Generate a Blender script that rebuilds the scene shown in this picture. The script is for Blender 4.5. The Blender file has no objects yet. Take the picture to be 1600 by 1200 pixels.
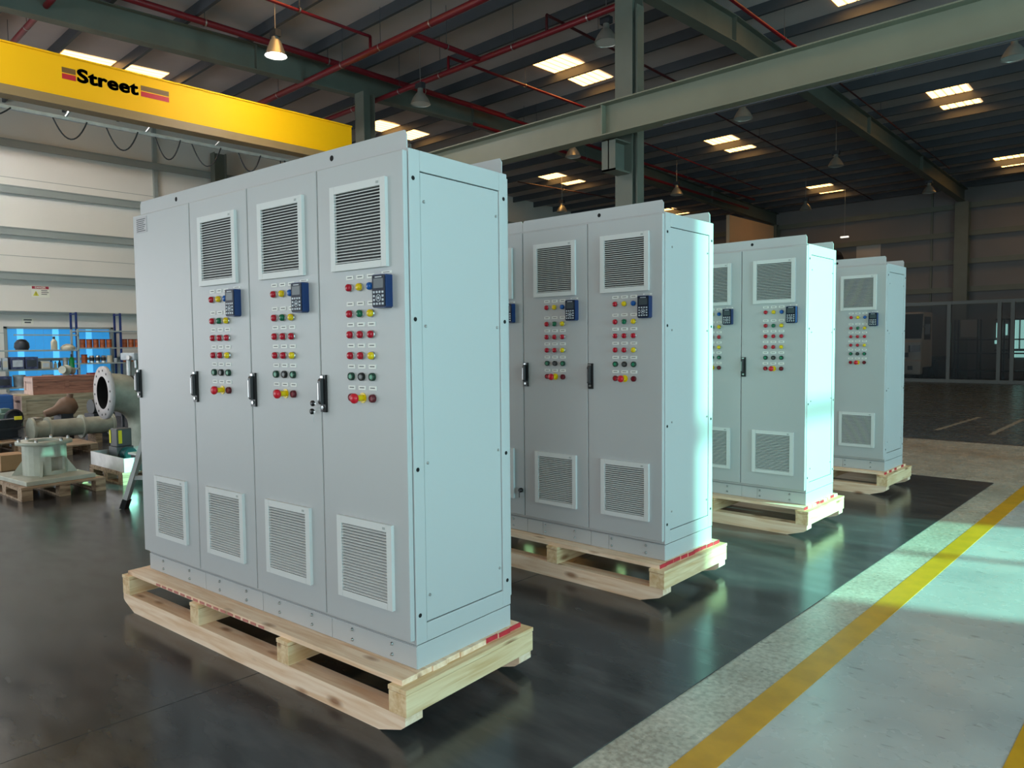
import bpy, math, random
from mathutils import Vector, Matrix
random.seed(7)
SC = bpy.context.scene
COL = SC.collection
R = math.radians

# ------------------------------------------------------------------ camera
CAM_H = 1.5554
yaw, pitch, roll = -0.75754, 0.05324, -0.00973
fw = Vector((math.sin(yaw)*math.cos(pitch), math.cos(yaw)*math.cos(pitch), -math.sin(pitch)))
r0 = Vector((math.cos(yaw), -math.sin(yaw), 0)); u0 = r0.cross(fw)
rr = r0*math.cos(roll) + u0*math.sin(roll); uu = -r0*math.sin(roll) + u0*math.cos(roll)
cd = bpy.data.cameras.new('camera'); cam = bpy.data.objects.new('camera', cd); COL.objects.link(cam)
cam.matrix_world = Matrix(((rr.x, uu.x, -fw.x, 0), (rr.y, uu.y, -fw.y, 0), (rr.z, uu.z, -fw.z, CAM_H), (0, 0, 0, 1)))
cd.sensor_width = 36; cd.lens = 1151.25/1600*36; cd.clip_start = .05; cd.clip_end = 300
SC.camera = cam

# ------------------------------------------------------------------ world, sun, door daylight and added fill lights, exposure
SC.view_settings.view_transform = 'Standard'; SC.view_settings.look = 'None'
SC.view_settings.gamma = 1; SC.view_settings.use_curve_mapping = False
SC.view_settings.exposure = 0.14
w = bpy.data.worlds.new('world'); SC.world = w; w.use_nodes = True
bg = w.node_tree.nodes['Background']; bg.inputs[0].default_value = (.62, .95, 1.0, 1); bg.inputs[1].default_value = 1.6
SUN_SLOPE, SUN_TAN = .34, .364
sd = bpy.data.lights.new('sun', 'SUN'); sun = bpy.data.objects.new('sun', sd); COL.objects.link(sun)
sd.energy = 11.5; sd.angle = R(1.0); sd.color = (.31, .92, .70)
sun.rotation_euler = Vector((1, SUN_SLOPE, SUN_TAN*1.056)).to_track_quat('Z', 'Y').to_euler()
sun.location = (30, 10, 14)

def area(name, loc, target, sx, sy, power, color):
    d = bpy.data.lights.new(name, 'AREA'); d.shape = 'RECTANGLE'; d.size = sx; d.size_y = sy
    d.energy = power; d.color = color
    o = bpy.data.objects.new(name, d); COL.objects.link(o); o.location = loc
    o.rotation_euler = (Vector(target)-Vector(loc)).to_track_quat('-Z', 'Y').to_euler()
    return o
XR = 8.5                                              # right wall
area('daylight_side_door', (XR-.05, 9.3, 3.6), (0, 9.3, 3.6), 2.3, 6.8, 480, (.50, .93, 1.0))
area('fill_side_near', (XR-.05, 1.9, 2.9), (0, 1.9, 2.9), 3.2, 5.6, 330, (.40, .90, 1.0))  # added fill: cool light for the nearest cabinet's right side
area('fill_back_left', (-14.5, -8.9, 2.6), (-14.5, 0, 2.6), 14.0, 5.0, 430, (1.0, .95, 1.0))  # added fill behind the camera for cabinet fronts and left wall
area('fill_back_right', (4.5, -8.9, 2.6), (4.5, 0, 2.6), 5.0, 5.0, 360, (.97, .96, 1.0))  # added fill for the second and third cabinet fronts
area('daylight_left_door', (-23.55, -5.3, 2.3), (0, -5.3, 2.3), 4.2, 4.4, 330, (1.0, .96, 1.0))

# ------------------------------------------------------------------ helpers
def setp(o, label=None, cat=None, group=None, kind=None):
    if label: o['label'] = label
    if cat: o['category'] = cat
    if group: o['group'] = group
    if kind: o['kind'] = kind
    return o

def thing(name, label, cat, loc=(0, 0, 0), rz=0, group=None):
    o = bpy.data.objects.new(name, None); o.empty_display_size = .1; COL.objects.link(o)
    o.location = loc; o.rotation_euler = (0, 0, rz)
    return setp(o, label, cat, group)

class MB:
    def __init__(s): s.v = []; s.f = []; s.m = []; s.sm = []
    def add(s, vs, fs, mi=0, smooth=False):
        b = len(s.v); s.v += [tuple(p) for p in vs]
        for f in fs: s.f.append(tuple(b+i for i in f)); s.m.append(mi); s.sm.append(smooth)
        return s
    def box(s, x0, x1, y0, y1, z0, z1, mi=0, M=None):
        vs = [Vector((x, y, z)) for z in (z0, z1) for y in (y0, y1) for x in (x0, x1)]
        if M: vs = [M @ p for p in vs]
        return s.add(vs, [(0, 2, 3, 1), (4, 5, 7, 6), (0, 1, 5, 4), (2, 6, 7, 3), (0, 4, 6, 2), (1, 3, 7, 5)], mi)
    def ring(s, c, ax, r, n, ph=0):
        ax = Vector(ax).normalized(); a = ax.orthogonal().normalized(); b = ax.cross(a)
        return [Vector(c)+a*r*math.cos(ph+2*math.pi*i/n)+b*r*math.sin(ph+2*math.pi*i/n) for i in range(n)]
    def loft(s, rings, mi=0, cap=(True, True), smooth=True):
        n = len(rings[0]); vs = [p for r in rings for p in r]; fs = []
        for k in range(len(rings)-1):
            for i in range(n):
                j = (i+1) % n; fs.append((k*n+i, k*n+j, (k+1)*n+j, (k+1)*n+i))
        s.add(vs, fs, mi, smooth)
        if cap[0]: s.add(rings[0], [tuple(reversed(range(n)))], mi)
        if cap[1]: s.add(rings[-1], [tuple(range(n))], mi)
        return s
    def cyl(s, p0, p1, r0, r1=None, n=16, mi=0, cap=(True, True)):
        r1 = r0 if r1 is None else r1; ax = Vector(p1)-Vector(p0)
        return s.loft([s.ring(p0, ax, r0, n), s.ring(p1, ax, r1, n)], mi, cap)
    def lathe(s, prof, c=(0, 0, 0), ax=(0, 0, 1), n=24, mi=0, cap=(True, True)):
        ax = Vector(ax).normalized()
        return s.loft([s.ring(Vector(c)+ax*h, ax, max(r, 1e-4), n) for r, h in prof], mi, cap)
    def tube(s, pts, r, n=10, mi=0):
        pts = [Vector(p) for p in pts]; rings = []; a = None
        for i, p in enumerate(pts):
            t = (pts[min(i+1, len(pts)-1)]-pts[max(i-1, 0)]).normalized()
            a = t.orthogonal().normalized() if a is None else (a-t*a.dot(t)).normalized()
            b = t.cross(a)
            rings.append([p+a*r*math.cos(2*math.pi*k/n)+b*r*math.sin(2*math.pi*k/n) for k in range(n)])
        return s.loft(rings, mi)
    def bar(s, p0, p1, wd, ht, mi=0, up=(0, 0, 1)):
        p0 = Vector(p0); p1 = Vector(p1); t = (p1-p0).normalized(); a = t.cross(Vector(up)).normalized()*wd/2; b = a.cross(t).normalized()*ht/2
        vs = [p+q for p in (p0, p1) for q in (-a-b, a-b, a+b, -a+b)]
        return s.add(vs, [(0, 3, 2, 1), (4, 5, 6, 7), (0, 1, 5, 4), (1, 2, 6, 5), (2, 3, 7, 6), (3, 0, 4, 7)], mi)
    def prism(s, poly, axis, a0, a1, mi=0):
        # poly: list of 2-D points (the two remaining axes in x,y,z order)
        def P(q, a):
            return {0: (a, q[0], q[1]), 1: (q[0], a, q[1]), 2: (q[0], q[1], a)}[axis]
        n = len(poly); vs = [P(q, a0) for q in poly]+[P(q, a1) for q in poly]
        fs = [tuple(reversed(range(n))), tuple(range(n, 2*n))]+[(i, (i+1) % n, n+(i+1) % n, n+i) for i in range(n)]
        return s.add(vs, fs, mi)
    def mesh(s, name, mats):
        me = bpy.data.meshes.new(name); me.from_pydata(s.v, [], s.f)
        for m in (mats if isinstance(mats, (list, tuple)) else [mats]): me.materials.append(m)
        me.polygons.foreach_set('material_index', s.m); me.polygons.foreach_set('use_smooth', s.sm)
        import bmesh
        bm = bmesh.new(); bm.from_mesh(me); bmesh.ops.recalc_face_normals(bm, faces=bm.faces); bm.to_mesh(me); bm.free()
        return me
    def build(s, name, mats, parent=None, label=None, cat=None, group=None, kind=None, loc=None, bevel=0):
        return put(name, s.mesh(name, mats), parent, loc, label, cat, group, kind, bevel)

def put(name, me, parent=None, loc=None, label=None, cat=None, group=None, kind=None, bevel=0, rz=0):
    o = bpy.data.objects.new(name, me); COL.objects.link(o)
    if parent: o.parent = parent
    if loc: o.location = loc
    if rz: o.rotation_euler = (0, 0, rz)
    if bevel:
        b = o.modifiers.new('bevel', 'BEVEL'); b.width = bevel; b.segments = 2; b.limit_method = 'ANGLE'; b.angle_limit = R(40)
    return setp(o, label, cat, group, kind)

def copy_tree(o, parent=None):
    c = o.copy(); COL.objects.link(c)
    if parent: c.parent = parent
    for ch in list(o.children): copy_tree(ch, c)
    return c

def srgb(r, g, b):
    f = lambda c: (c/255/12.92) if c/255 <= .04045 else ((c/255+.055)/1.055)**2.4
    return (f(r), f(g), f(b), 1)

def mat(name, col, rough=.5, metal=0, var=0, scale=6, bump=0, bscale=200, stretch=(1, 1, 1), spec=.5, emit=None, estr=0, alpha=1, col2=None, trans=0):
    m = bpy.data.materials.new(name); m.use_nodes = True; nt = m.node_tree; b = nt.nodes['Principled BSDF']
    b.inputs['Base Color'].default_value = col; b.inputs['Roughness'].default_value = rough; b.inputs['Metallic'].default_value = metal
    b.inputs['Specular IOR Level'].default_value = spec
    if trans: b.inputs['Transmission Weight'].default_value = trans; b.inputs['IOR'].default_value = 1.1
    if emit: b.inputs['Emission Color'].default_value = emit; b.inputs['Emission Strength'].default_value = estr
    if alpha < 1: b.inputs['Alpha'].default_value = alpha
    if var or col2 or bump:
        tc = nt.nodes.new('ShaderNodeTexCoord'); mp = nt.nodes.new('ShaderNodeMapping'); mp.inputs['Scale'].default_value = stretch
        nt.links.new(tc.outputs['Object'], mp.inputs[0])
    if var or col2:
        n = nt.nodes.new('ShaderNodeTexNoise'); n.inputs['Scale'].default_value = scale; n.inputs['Detail'].default_value = 6
        nt.links.new(mp.outputs[0], n.inputs['Vector'])
        rp = nt.nodes.new('ShaderNodeValToRGB'); c2 = col2 or tuple(max(0, c*(1-var)) for c in col[:3])+(1,)
        rp.color_ramp.elements[0].position = .35; rp.color_ramp.elements[1].position = .65
        rp.color_ramp.elements[0].color = c2; rp.color_ramp.elements[1].color = col
        nt.links.new(n.outputs['Fac'], rp.inputs[0]); nt.links.new(rp.outputs[0], b.inputs['Base Color'])
    if bump:
        n2 = nt.nodes.new('ShaderNodeTexNoise'); n2.inputs['Scale'].default_value = bscale; n2.inputs['Detail'].default_value = 3
        nt.links.new(mp.outputs[0], n2.inputs['Vector'])
        bp = nt.nodes.new('ShaderNodeBump'); bp.inputs['Strength'].default_value = bump; bp.inputs['Distance'].default_value = .002
        nt.links.new(n2.outputs['Fac'], bp.inputs['Height']); nt.links.new(bp.outputs[0], b.inputs['Normal'])
    return m

def wood(name, c1, c2, axis=0, knots=True):
    m = bpy.data.materials.new(name); m.use_nodes = True; nt = m.node_tree; b = nt.nodes['Principled BSDF']; L = nt.links.new
    b.inputs['Roughness'].default_value = .7
    tc = nt.nodes.new('ShaderNodeTexCoord'); mp = nt.nodes.new('ShaderNodeMapping')
    sc = [14, 14, 14]; sc[axis] = 1.2; mp.inputs['Scale'].default_value = sc
    oi = nt.nodes.new('ShaderNodeObjectInfo'); ad = nt.nodes.new('ShaderNodeVectorMath'); ad.operation = 'ADD'
    ml = nt.nodes.new('ShaderNodeVectorMath'); ml.operation = 'SCALE'; ml.inputs[0].default_value = (7, 3, 5); L(oi.outputs['Random'], ml.inputs['Scale'])
    L(tc.outputs['Object'], ad.inputs[0]); L(ml.outputs[0], ad.inputs[1]); L(ad.outputs[0], mp.inputs[0])
    n = nt.nodes.new('ShaderNodeTexNoise'); n.inputs['Scale'].default_value = 2.2; n.inputs['Detail'].default_value = 8; n.inputs['Distortion'].default_value = .6
    L(mp.outputs[0], n.inputs['Vector'])
    rp = nt.nodes.new('ShaderNodeValToRGB'); rp.color_ramp.elements[0].position = .3; rp.color_ramp.elements[1].position = .62
    rp.color_ramp.elements[0].color = c2; rp.color_ramp.elements[1].color = c1; L(n.outputs['Fac'], rp.inputs[0])
    if knots:
        mp2 = nt.nodes.new('ShaderNodeMapping'); s2 = [10, 10, 10]; s2[axis] = 3.6; mp2.inputs['Scale'].default_value = s2; L(ad.outputs[0], mp2.inputs[0])
        vo = nt.nodes.new('ShaderNodeTexVoronoi'); vo.inputs['Scale'].default_value = 1; L(mp2.outputs[0], vo.inputs['Vector'])
        r2 = nt.nodes.new('ShaderNodeValToRGB'); r2.color_ramp.elements[0].position = .08; r2.color_ramp.elements[1].position = .24
        r2.color_ramp.elements[0].color = (.28, .13, .05, 1); r2.color_ramp.elements[1].color = (1, 1, 1, 1); L(vo.outputs['Distance'], r2.inputs[0])
        mx = nt.nodes.new('ShaderNodeMix'); mx.data_type = 'RGBA'; mx.blend_type = 'MULTIPLY'; mx.inputs['Factor'].default_value = .8
        L(rp.outputs[0], mx.inputs['A']); L(r2.outputs[0], mx.inputs['B']); L(mx.outputs['Result'], b.inputs['Base Color'])
    else: L(rp.outputs[0], b.inputs['Base Color'])
    bp = nt.nodes.new('ShaderNodeBump'); bp.inputs['Strength'].default_value = .25; bp.inputs['Distance'].default_value = .002
    L(n.outputs['Fac'], bp.inputs['Height']); L(bp.outputs[0], b.inputs['Normal'])
    return m

# ------------------------------------------------------------------ materials
CAB = mat('cabinet_paint', srgb(185, 187, 189), .38, bump=.10, bscale=420, spec=.45)
CABD = mat('seam_dark', srgb(26, 29, 30), .6)
GRILLE = mat('grille_plastic', srgb(216, 218, 218), .45)
LOUV = mat('louver_plastic', srgb(170, 176, 176), .5)
BLACK = mat('black_plastic', (.006, .006, .007, 1), .3)
DGREY = mat('dark_grey_plastic', (.06, .06, .065, 1), .35)
CHROME = mat('bright_metal', (.62, .63, .64, 1), .28, 1)
ZINC = mat('zinc_bolt', (.45, .46, .46, 1), .4, 1)
RED = mat('red_lens', srgb(176, 12, 40), .22); YEL = mat('yellow_lens', srgb(226, 196, 10), .22)
BLU = mat('blue_lens', srgb(10, 92, 176), .22); GRN = mat('green_lens', srgb(6, 104, 72), .22)
DRED = mat('dark_red_lens', srgb(120, 14, 34), .3); DGRN = mat('dark_green_bezel', srgb(4, 56, 40), .3)
ESTOP = mat('stop_red', srgb(205, 24, 44), .3)
WHITE = mat('white_plate', srgb(232, 234, 230), .5); TXT = mat('print_grey', srgb(90, 94, 96), .6)
NAVY = mat('keypad_navy', srgb(16, 52, 104), .35); KFACE = mat('keypad_face', srgb(24, 32, 50), .5, spec=.25)
SCREEN = mat('lcd_screen', srgb(70, 78, 84), .25, spec=.3); KEY = mat('keypad_key', srgb(190, 196, 206), .4)
PWOOD = wood('pallet_pine', srgb(250, 224, 198), srgb(226, 186, 148), 0)
PWOODY = wood('pallet_pine_cross', srgb(240, 214, 174), srgb(212, 172, 122), 1)
OLDW = wood('weathered_pine', srgb(176, 150, 122), srgb(112, 88, 66), 1)
REDP = mat('red_board_paint', srgb(196, 36, 54), .6, var=.25, scale=30)
STEEL = mat('grey_green_steel', srgb(102, 107, 98), .55, var=.12, scale=2)
GIRD = mat('runway_paint', srgb(126, 128, 112), .5, var=.10, scale=1.2)
PURL = mat('purlin_galvanised', srgb(66, 70, 76), .55, var=.15, scale=1.5)
ROOF = mat('roof_sheet', srgb(190, 178, 176), .7, var=.12, scale=.8)
WALLM = mat('wall_sheet', srgb(220, 217, 211), .65, var=.05, scale=.6)
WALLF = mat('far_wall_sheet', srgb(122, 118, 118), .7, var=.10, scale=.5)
GIRT = mat('girt_steel', srgb(146, 154, 152), .5, var=.1, scale=1)
PIPE = mat('sprinkler_red', srgb(112, 17, 30), .42)
PIPED = mat('sprinkler_dark', srgb(70, 24, 28), .45)
CRANE = mat('crane_yellow', srgb(252, 190, 3), .6, spec=.25, bump=.04, bscale=3)
CRANED = mat('crane_flange', srgb(150, 122, 80), .5)
CABLE = mat('black_cable', (.012, .012, .014, 1), .5)
PAINTW = mat('white_line_paint', srgb(150, 150, 145), .6)
ALU = mat('aluminium', (.58, .59, .59, 1), .4, .45, var=.2, scale=8)
CASTG = mat('cast_grey', srgb(178, 181, 166), .55, .2, var=.35, scale=5, bump=.3, bscale=40)
PALEG = mat('pale_machine_paint', srgb(186, 190, 176), .5, var=.2, scale=6)
DARKS = mat('dark_steel', srgb(64, 67, 74), .5, .4, var=.3, scale=4)
HOLE = mat('hole_black', (.004, .004, .005, 1), .9)
GLAZE2 = mat('skylight_rib', (.9, .8, .6, 1), .5, emit=(1.0, .74, .40, 1), estr=.86)
GLAZE = mat('skylight_panel', (.9, .8, .6, 1), .5, emit=(1.0, .50, .13, 1), estr=6.5)
LAMPON = mat('lamp_lit', (1, 1, 1, 1), .5, emit=(1, 1, .97, 1), estr=30)
SHADE = mat('lamp_shade_aluminium', srgb(170, 168, 160), .35, .6)

# floor shader: bare concrete, painted gangway right of the line, darker far bay
def floor_mat():
    m = bpy.data.materials.new('concrete_floor'); m.use_nodes = True; nt = m.node_tree; b = nt.nodes['Principled BSDF']; L = nt.links.new
    N = nt.nodes.new
    tc = N('ShaderNodeTexCoord'); sx = N('ShaderNodeSeparateXYZ'); L(tc.outputs['Object'], sx.inputs[0])
    def noise(s, d=6, st=(1, 1, 1)):
        mp = N('ShaderNodeMapping'); mp.inputs['Scale'].default_value = st; L(tc.outputs['Object'], mp.inputs[0])
        n = N('ShaderNodeTexNoise'); n.inputs['Scale'].default_value = s; n.inputs['Detail'].default_value = d; L(mp.outputs[0], n.inputs['Vector']); return n
    def ramp(src, p0, p1, c0, c1):
        r = N('ShaderNodeValToRGB'); r.color_ramp.elements[0].position = p0; r.color_ramp.elements[1].position = p1
        r.color_ramp.elements[0].color = c0; r.color_ramp.elements[1].color = c1; L(src, r.inputs[0]); return r.outputs[0]
    def mix(f, a, c):
        x = N('ShaderNodeMix'); x.data_type = 'RGBA'; L(f, x.inputs['Factor']); L(a, x.inputs['A']); L(c, x.inputs['B']); return x.outputs['Result']
    def step(src, at, wd):
        r = N('ShaderNodeMapRange'); r.inputs['From Min'].default_value = at-wd; r.inputs['From Max'].default_value = at+wd; L(src, r.inputs['Value']); return r.outputs[0]
    conc = ramp(noise(2.4).outputs['Fac'], .35, .68, srgb(158, 150, 138), srgb(206, 200, 188))
    fine = ramp(noise(40, 10).outputs['Fac'], .38, .6, srgb(150, 144, 132), srgb(212, 207, 196))
    mm = N('ShaderNodeMix'); mm.data_type = 'RGBA'; mm.inputs['Factor'].default_value = .5; L(conc, mm.inputs['A']); L(fine, mm.inputs['B'])
    paint = ramp(noise(1.3).outputs['Fac'], .3, .7, srgb(162, 168, 172), srgb(194, 198, 199))
    scuff = ramp(noise(9, 10, (1, 3, 1)).outputs['Fac'], .29, .36, (0, 0, 0, 1), (1, 1, 1, 1))
    pm = N('ShaderNodeMix'); pm.data_type = 'RGBA'; pm.blend_type = 'MULTIPLY'; pm.inputs['Factor'].default_value = .45; L(paint, pm.inputs['A']); L(scuff, pm.inputs['B'])
    near = mix(step(sx.outputs[0], -1.36, .004), mm.outputs['Result'], pm.outputs['Result'])
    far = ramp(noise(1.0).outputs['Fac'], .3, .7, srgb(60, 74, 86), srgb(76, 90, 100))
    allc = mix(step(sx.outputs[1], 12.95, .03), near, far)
    L(allc, b.inputs['Base Color'])
    rg = N('ShaderNodeMapRange'); rg.inputs['To Min'].default_value = .16; rg.inputs['To Max'].default_value = .38; L(noise(5, 8).outputs['Fac'], rg.inputs['Value'])
    L(rg.outputs[0], b.inputs['Roughness'])
    bp = N('ShaderNodeBump'); bp.inputs['Strength'].default_value = .012; bp.inputs['Distance'].default_value = .002
    L(noise(14, 8).outputs['Fac'], bp.inputs['Height']); L(bp.outputs[0], b.inputs['Normal'])
    return m
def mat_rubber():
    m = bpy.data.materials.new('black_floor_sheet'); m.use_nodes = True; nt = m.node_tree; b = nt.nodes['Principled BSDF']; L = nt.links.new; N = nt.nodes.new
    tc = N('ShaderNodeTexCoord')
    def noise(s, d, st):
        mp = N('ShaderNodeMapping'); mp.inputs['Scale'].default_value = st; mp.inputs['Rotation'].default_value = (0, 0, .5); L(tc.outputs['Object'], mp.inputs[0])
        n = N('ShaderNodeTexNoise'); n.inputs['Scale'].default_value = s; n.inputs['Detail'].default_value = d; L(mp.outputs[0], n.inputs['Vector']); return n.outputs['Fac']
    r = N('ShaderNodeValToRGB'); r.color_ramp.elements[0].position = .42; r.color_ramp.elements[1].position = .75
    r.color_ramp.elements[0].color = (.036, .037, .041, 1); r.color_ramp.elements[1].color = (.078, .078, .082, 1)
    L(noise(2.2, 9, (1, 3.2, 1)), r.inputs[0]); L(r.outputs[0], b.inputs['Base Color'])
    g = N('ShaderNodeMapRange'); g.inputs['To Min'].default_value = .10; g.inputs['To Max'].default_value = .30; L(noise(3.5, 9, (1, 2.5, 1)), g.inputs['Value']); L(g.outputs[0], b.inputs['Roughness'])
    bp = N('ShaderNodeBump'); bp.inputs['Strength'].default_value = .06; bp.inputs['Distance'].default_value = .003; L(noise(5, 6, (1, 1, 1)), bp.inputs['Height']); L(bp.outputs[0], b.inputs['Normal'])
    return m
FLOOR = floor_mat(); RUBBER = mat_rubber()
YLINE = mat('yellow_line_paint', srgb(214, 160, 30), .42, var=.18, scale=7)

# ------------------------------------------------------------------ building (scaled about the eye point so its bays match)
S = 1.15
def bx(x): return x*S
def bz(z): return CAM_H+(z-CAM_H)*S
def B3(x, y, z): return (x*S, y*S, bz(z))
XL, YF, YN = -23.7, 35.65, -9.0
XA, XB, XC = -13.6*S, -6.6*S, .4*S
def zroof(y): return bz(7.78)-.031*abs(y-13*S)          # underside of the roof sheets

MB().box(XL-.2, XR+.2, YN-.2, YF+.2, -.2, 0).build('floor', FLOOR, kind='structure')
m = MB()
for y0, y1 in ((YN-.2, 13*S), (13*S, YF+.2)):
    z0, z1 = zroof(y0), zroof(y1)
    m.add([(XL-.2, y0, z0), (XR+.2, y0, z0), (XR+.2, y1, z1), (XL-.2, y1, z1), (XL-.2, y0, z0+.1), (XR+.2, y0, z0+.1), (XR+.2, y1, z1+.1), (XL-.2, y1, z1+.1)],
          [(0, 1, 2, 3), (4, 7, 6, 5), (0, 4, 5, 1), (1, 5, 6, 2), (2, 6, 7, 3), (3, 7, 4, 0)])
ceil = m.build('ceiling', ROOF, kind='structure')
# purlins: one steel channel per line, children of the ceiling
k = -18
while True:
    y = (13.3+1.24*k)*S; k += 1
    if y < YN+.3: continue
    if y > YF-.2: break
    zt = zroof(y)
    MB().prism([(y-.035, zt-.235), (y+.035, zt-.235), (y+.035, zt-.215), (y-.015, zt-.215), (y-.015, zt-.02), (y+.05, zt-.02), (y+.05, zt), (y-.035, zt)], 0, XL, XR).build('purlin', PURL, ceil)
# roof lights, two panes each either side of a purlin
n = 1
for ry in (-2, 5.86, 13.3, 20.74, 28.18):
    for rx in (-17.2, -10.65, -4.72, 1.6):
        x0, x1 = (rx-.44)*S, (rx+.44)*S
        o = setp(bpy.data.objects.new('window_%d' % n, None), kind='structure'); COL.objects.link(o); n += 1
        o.location = (rx*S, ry*S, zroof(ry*S)-.02)
        for a, b in ((-1.02, -.06), (.06, 1.02)):
            y0, y1 = (ry+a)*S, (ry+b)*S; z0, z1 = zroof(y0)-.012-o.location.z, zroof(y1)-.012-o.location.z
            mm = MB(); nx = 5
            for i in range(nx):                             # corrugated translucent sheet
                xa = x0+(x1-x0)*i/nx-o.location.x; xb = x0+(x1-x0)*(i+1)/nx-o.location.x; g = (xb-xa)*.2; ya = y0-o.location.y; yb = y1-o.location.y
                mm.add([(xa, ya, z0), (xb-g, ya, z0), (xb-g, yb, z1), (xa, yb, z1)], [(0, 1, 2, 3)])
                mm.add([(xb-g, ya, z0), (xb, ya, z0+.008), (xb, yb, z1+.008), (xb-g, yb, z1)], [(0, 1, 2, 3)], 1)
            mm.build('pane', [GLAZE, GLAZE2], o)

# left wall (x = XL) with girts
wl = MB().box(XL-.2, XL, YN-.2, YF+.2, 0, 9.2).build('wall_left', WALLM, kind='structure')
for z in (1.30, 2.42, 3.34, 4.38, 5.35, 6.42):
    zz = bz(z)
    MB().prism([(XL, zz+.05), (XL+.20, zz+.05), (XL+.20, zz+.02), (XL+.17, zz+.02), (XL+.17, zz-(.16 if z > 2.6 else .03)), (XL+.14, zz-(.16 if z > 2.6 else .03)), (XL+.14, zz+.02), (XL, zz+.02)], 1, YN, YF).build('girt', GIRT, wl)
MB().box(XL, XL+.10, 7.92*S, 8.02*S, 0, 9).build('sheeting_rail', GIRT, wl)
for zz in (2.0, 4.1, 6.2): MB().box(XL, XL+.012, YN, YF, zz, zz+.012).build('sheet_joint', GIRT, wl)
# far wall
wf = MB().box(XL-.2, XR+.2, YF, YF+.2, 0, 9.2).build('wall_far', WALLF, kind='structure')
for z in (2.95, 3.45, 4.46, 5.46, 6.45):
    zz = bz(z)
    MB().prism([(YF, zz+.06), (YF-.22, zz+.06), (YF-.22, zz-.16), (YF-.19, zz-.16), (YF-.19, zz+.03), (YF, zz+.03)], 0, XL, XR).build('girt', STEEL, wf)
for x in (-8.8, -3.1): MB().box(x-.04, x+.04, YF-.06, YF, 0, 8).build('sheeting_rail', STEEL, wf)
# near wall with gaps added for the fill lights, right wall with door and added gap
wn = MB()
wn.box(XL-.2, -21.7, YN-.2, YN, 0, 9.2); wn.box(-7.3, 1.9, YN-.2, YN, 0, 9.2); wn.box(7.1, XR+.2, YN-.2, YN, 0, 9.2); wn.box(1.9, 7.1, YN-.2, YN, 5.3, 9.2); wn.box(-21.7, -7.3, YN-.2, YN, 5.3, 9.2)
wn.build('wall_near', WALLM, kind='structure')
wr = MB()
D0, D1, DH = 7.97, 10.57, 7.2
wr.box(XR, XR+.2, YN-.2, .2, 0, 9.2).box(XR, XR+.2, .2, 3.6, 5.8, 9.2).box(XR, XR+.2, 3.6, D0, 0, 9.2).box(XR, XR+.2, D0, D1, DH, 9.2).box(XR, XR+.2, D1, YF+.2, 0, 9.2)
wr.build('wall_right', WALLM, kind='structure')
d1 = setp(bpy.data.objects.new('door_1', None), kind='structure'); COL.objects.link(d1); d1.location = (XR+.1, (D0+D1)/2, 0)
MB().box(-.04, .04, -.03+.05, .05+.05, 0, DH).build('mullion', STEEL, d1)
for z in (3.45, 5.2): MB().box(-.04, .04, -(D1-D0)/2, (D1-D0)/2, z-.05, z+.05).build('transom', STEEL, d1)
# inner partition on the far frame line
MB().box(XA-.1, XA+.05, 26.6*S, YF-.3, 0, 7.2).build('wall_inner', mat('partition_sheet', srgb(226, 192, 156), .65, var=.08, scale=.7), kind='structure')

# frames: rafters and columns
def rafter(x, label):
    t = thing('roof_rafter', label, 'rafter', (x, 0, 0))
    ys = [YN+.1, 0, 13*S, 24*S, YF-.1]
    for nm, a, b, hw in (('web', -.55, -.02, .012), ('flange', -.57, -.55, .13), ('flange', -.02, 0, .13)):
        mm = MB()
        for y0, y1 in zip(ys, ys[1:]):
            z0 = zroof(y0)-.24; z1 = zroof(y1)-.24
            mm.add([(sx*hw, y, z+q) for y, z in ((y0, z0), (y1, z1)) for q in (a, b) for sx in (-1, 1)],
                   [(0, 1, 3, 2), (4, 6, 7, 5), (0, 4, 5, 1), (2, 3, 7, 6), (0, 2, 6, 4), (1, 5, 7, 3)])
        mm.build(nm, STEEL, t)
    for y in (-4, 2, 8.3, 13*S, 18.6, 23.5, 29):
        z = zroof(y)-.24; MB().box(-.11, .11, y-.01, y+.01, z-.56, z-.01).build('stiffener', STEEL, t)
    return t
rafter(XA, 'grey steel roof beam passing behind the lit lamp, left of the runway beam')
rafter(XB, 'grey steel roof beam at upper right running to the far wall column')
rafter(XC, 'grey steel roof beam above the yellow floor line, out to the right')
YC = 9.6*S
def column(x, y, z1, label, wx=.36, wy=.34):
    t = thing('steel_column', label, 'column', (x, y, 0))
    MB().box(-wx/2, wx/2, -wy/2, -wy/2+.02, 0, z1).build('flange', STEEL, t)
    MB().box(-wx/2, wx/2, wy/2-.02, wy/2, 0, z1).build('flange', STEEL, t)
    MB().box(-.01, .01, -wy/2+.02, wy/2-.02, 0, z1).build('web', STEEL, t)
    MB().box(-wx/2-.06, wx/2+.06, -wy/2-.06, wy/2+.06, 0, .025).build('base_plate', STEEL, t)
    return t
def rb(y): return zroof(y)-.24-.57
cB = column(XB+.05, YC, rb(YC), 'tall grey steel column holding the runway beam, behind the second cabinet')
br = MB(); br.box(-.14, .14, -.62, -.17, bz(4.12)-0, bz(4.12)+.03); br.box(-.012, .012, -.62, -.17, bz(4.12)+.03, bz(4.58)); br.box(-.14, .14, -.62, -.605, bz(4.12), bz(4.58)); br.box(-.14, .14, -.62, -.17, bz(4.58)-.02, bz(4.58))
br.build('bracket', STEEL, cB)
MB().box(.2, .24, -.1, .1, 0, rb(YC)-.4).build('cable_tray', STEEL, cB)
cA = column(XA+.28, YC, rb(YC), 'grey steel column beside the end of the yellow crane')
br = MB(); br.box(-.14, .14, -.62, -.17, bz(4.12), bz(4.58)); br.build('bracket', STEEL, cA)
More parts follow.
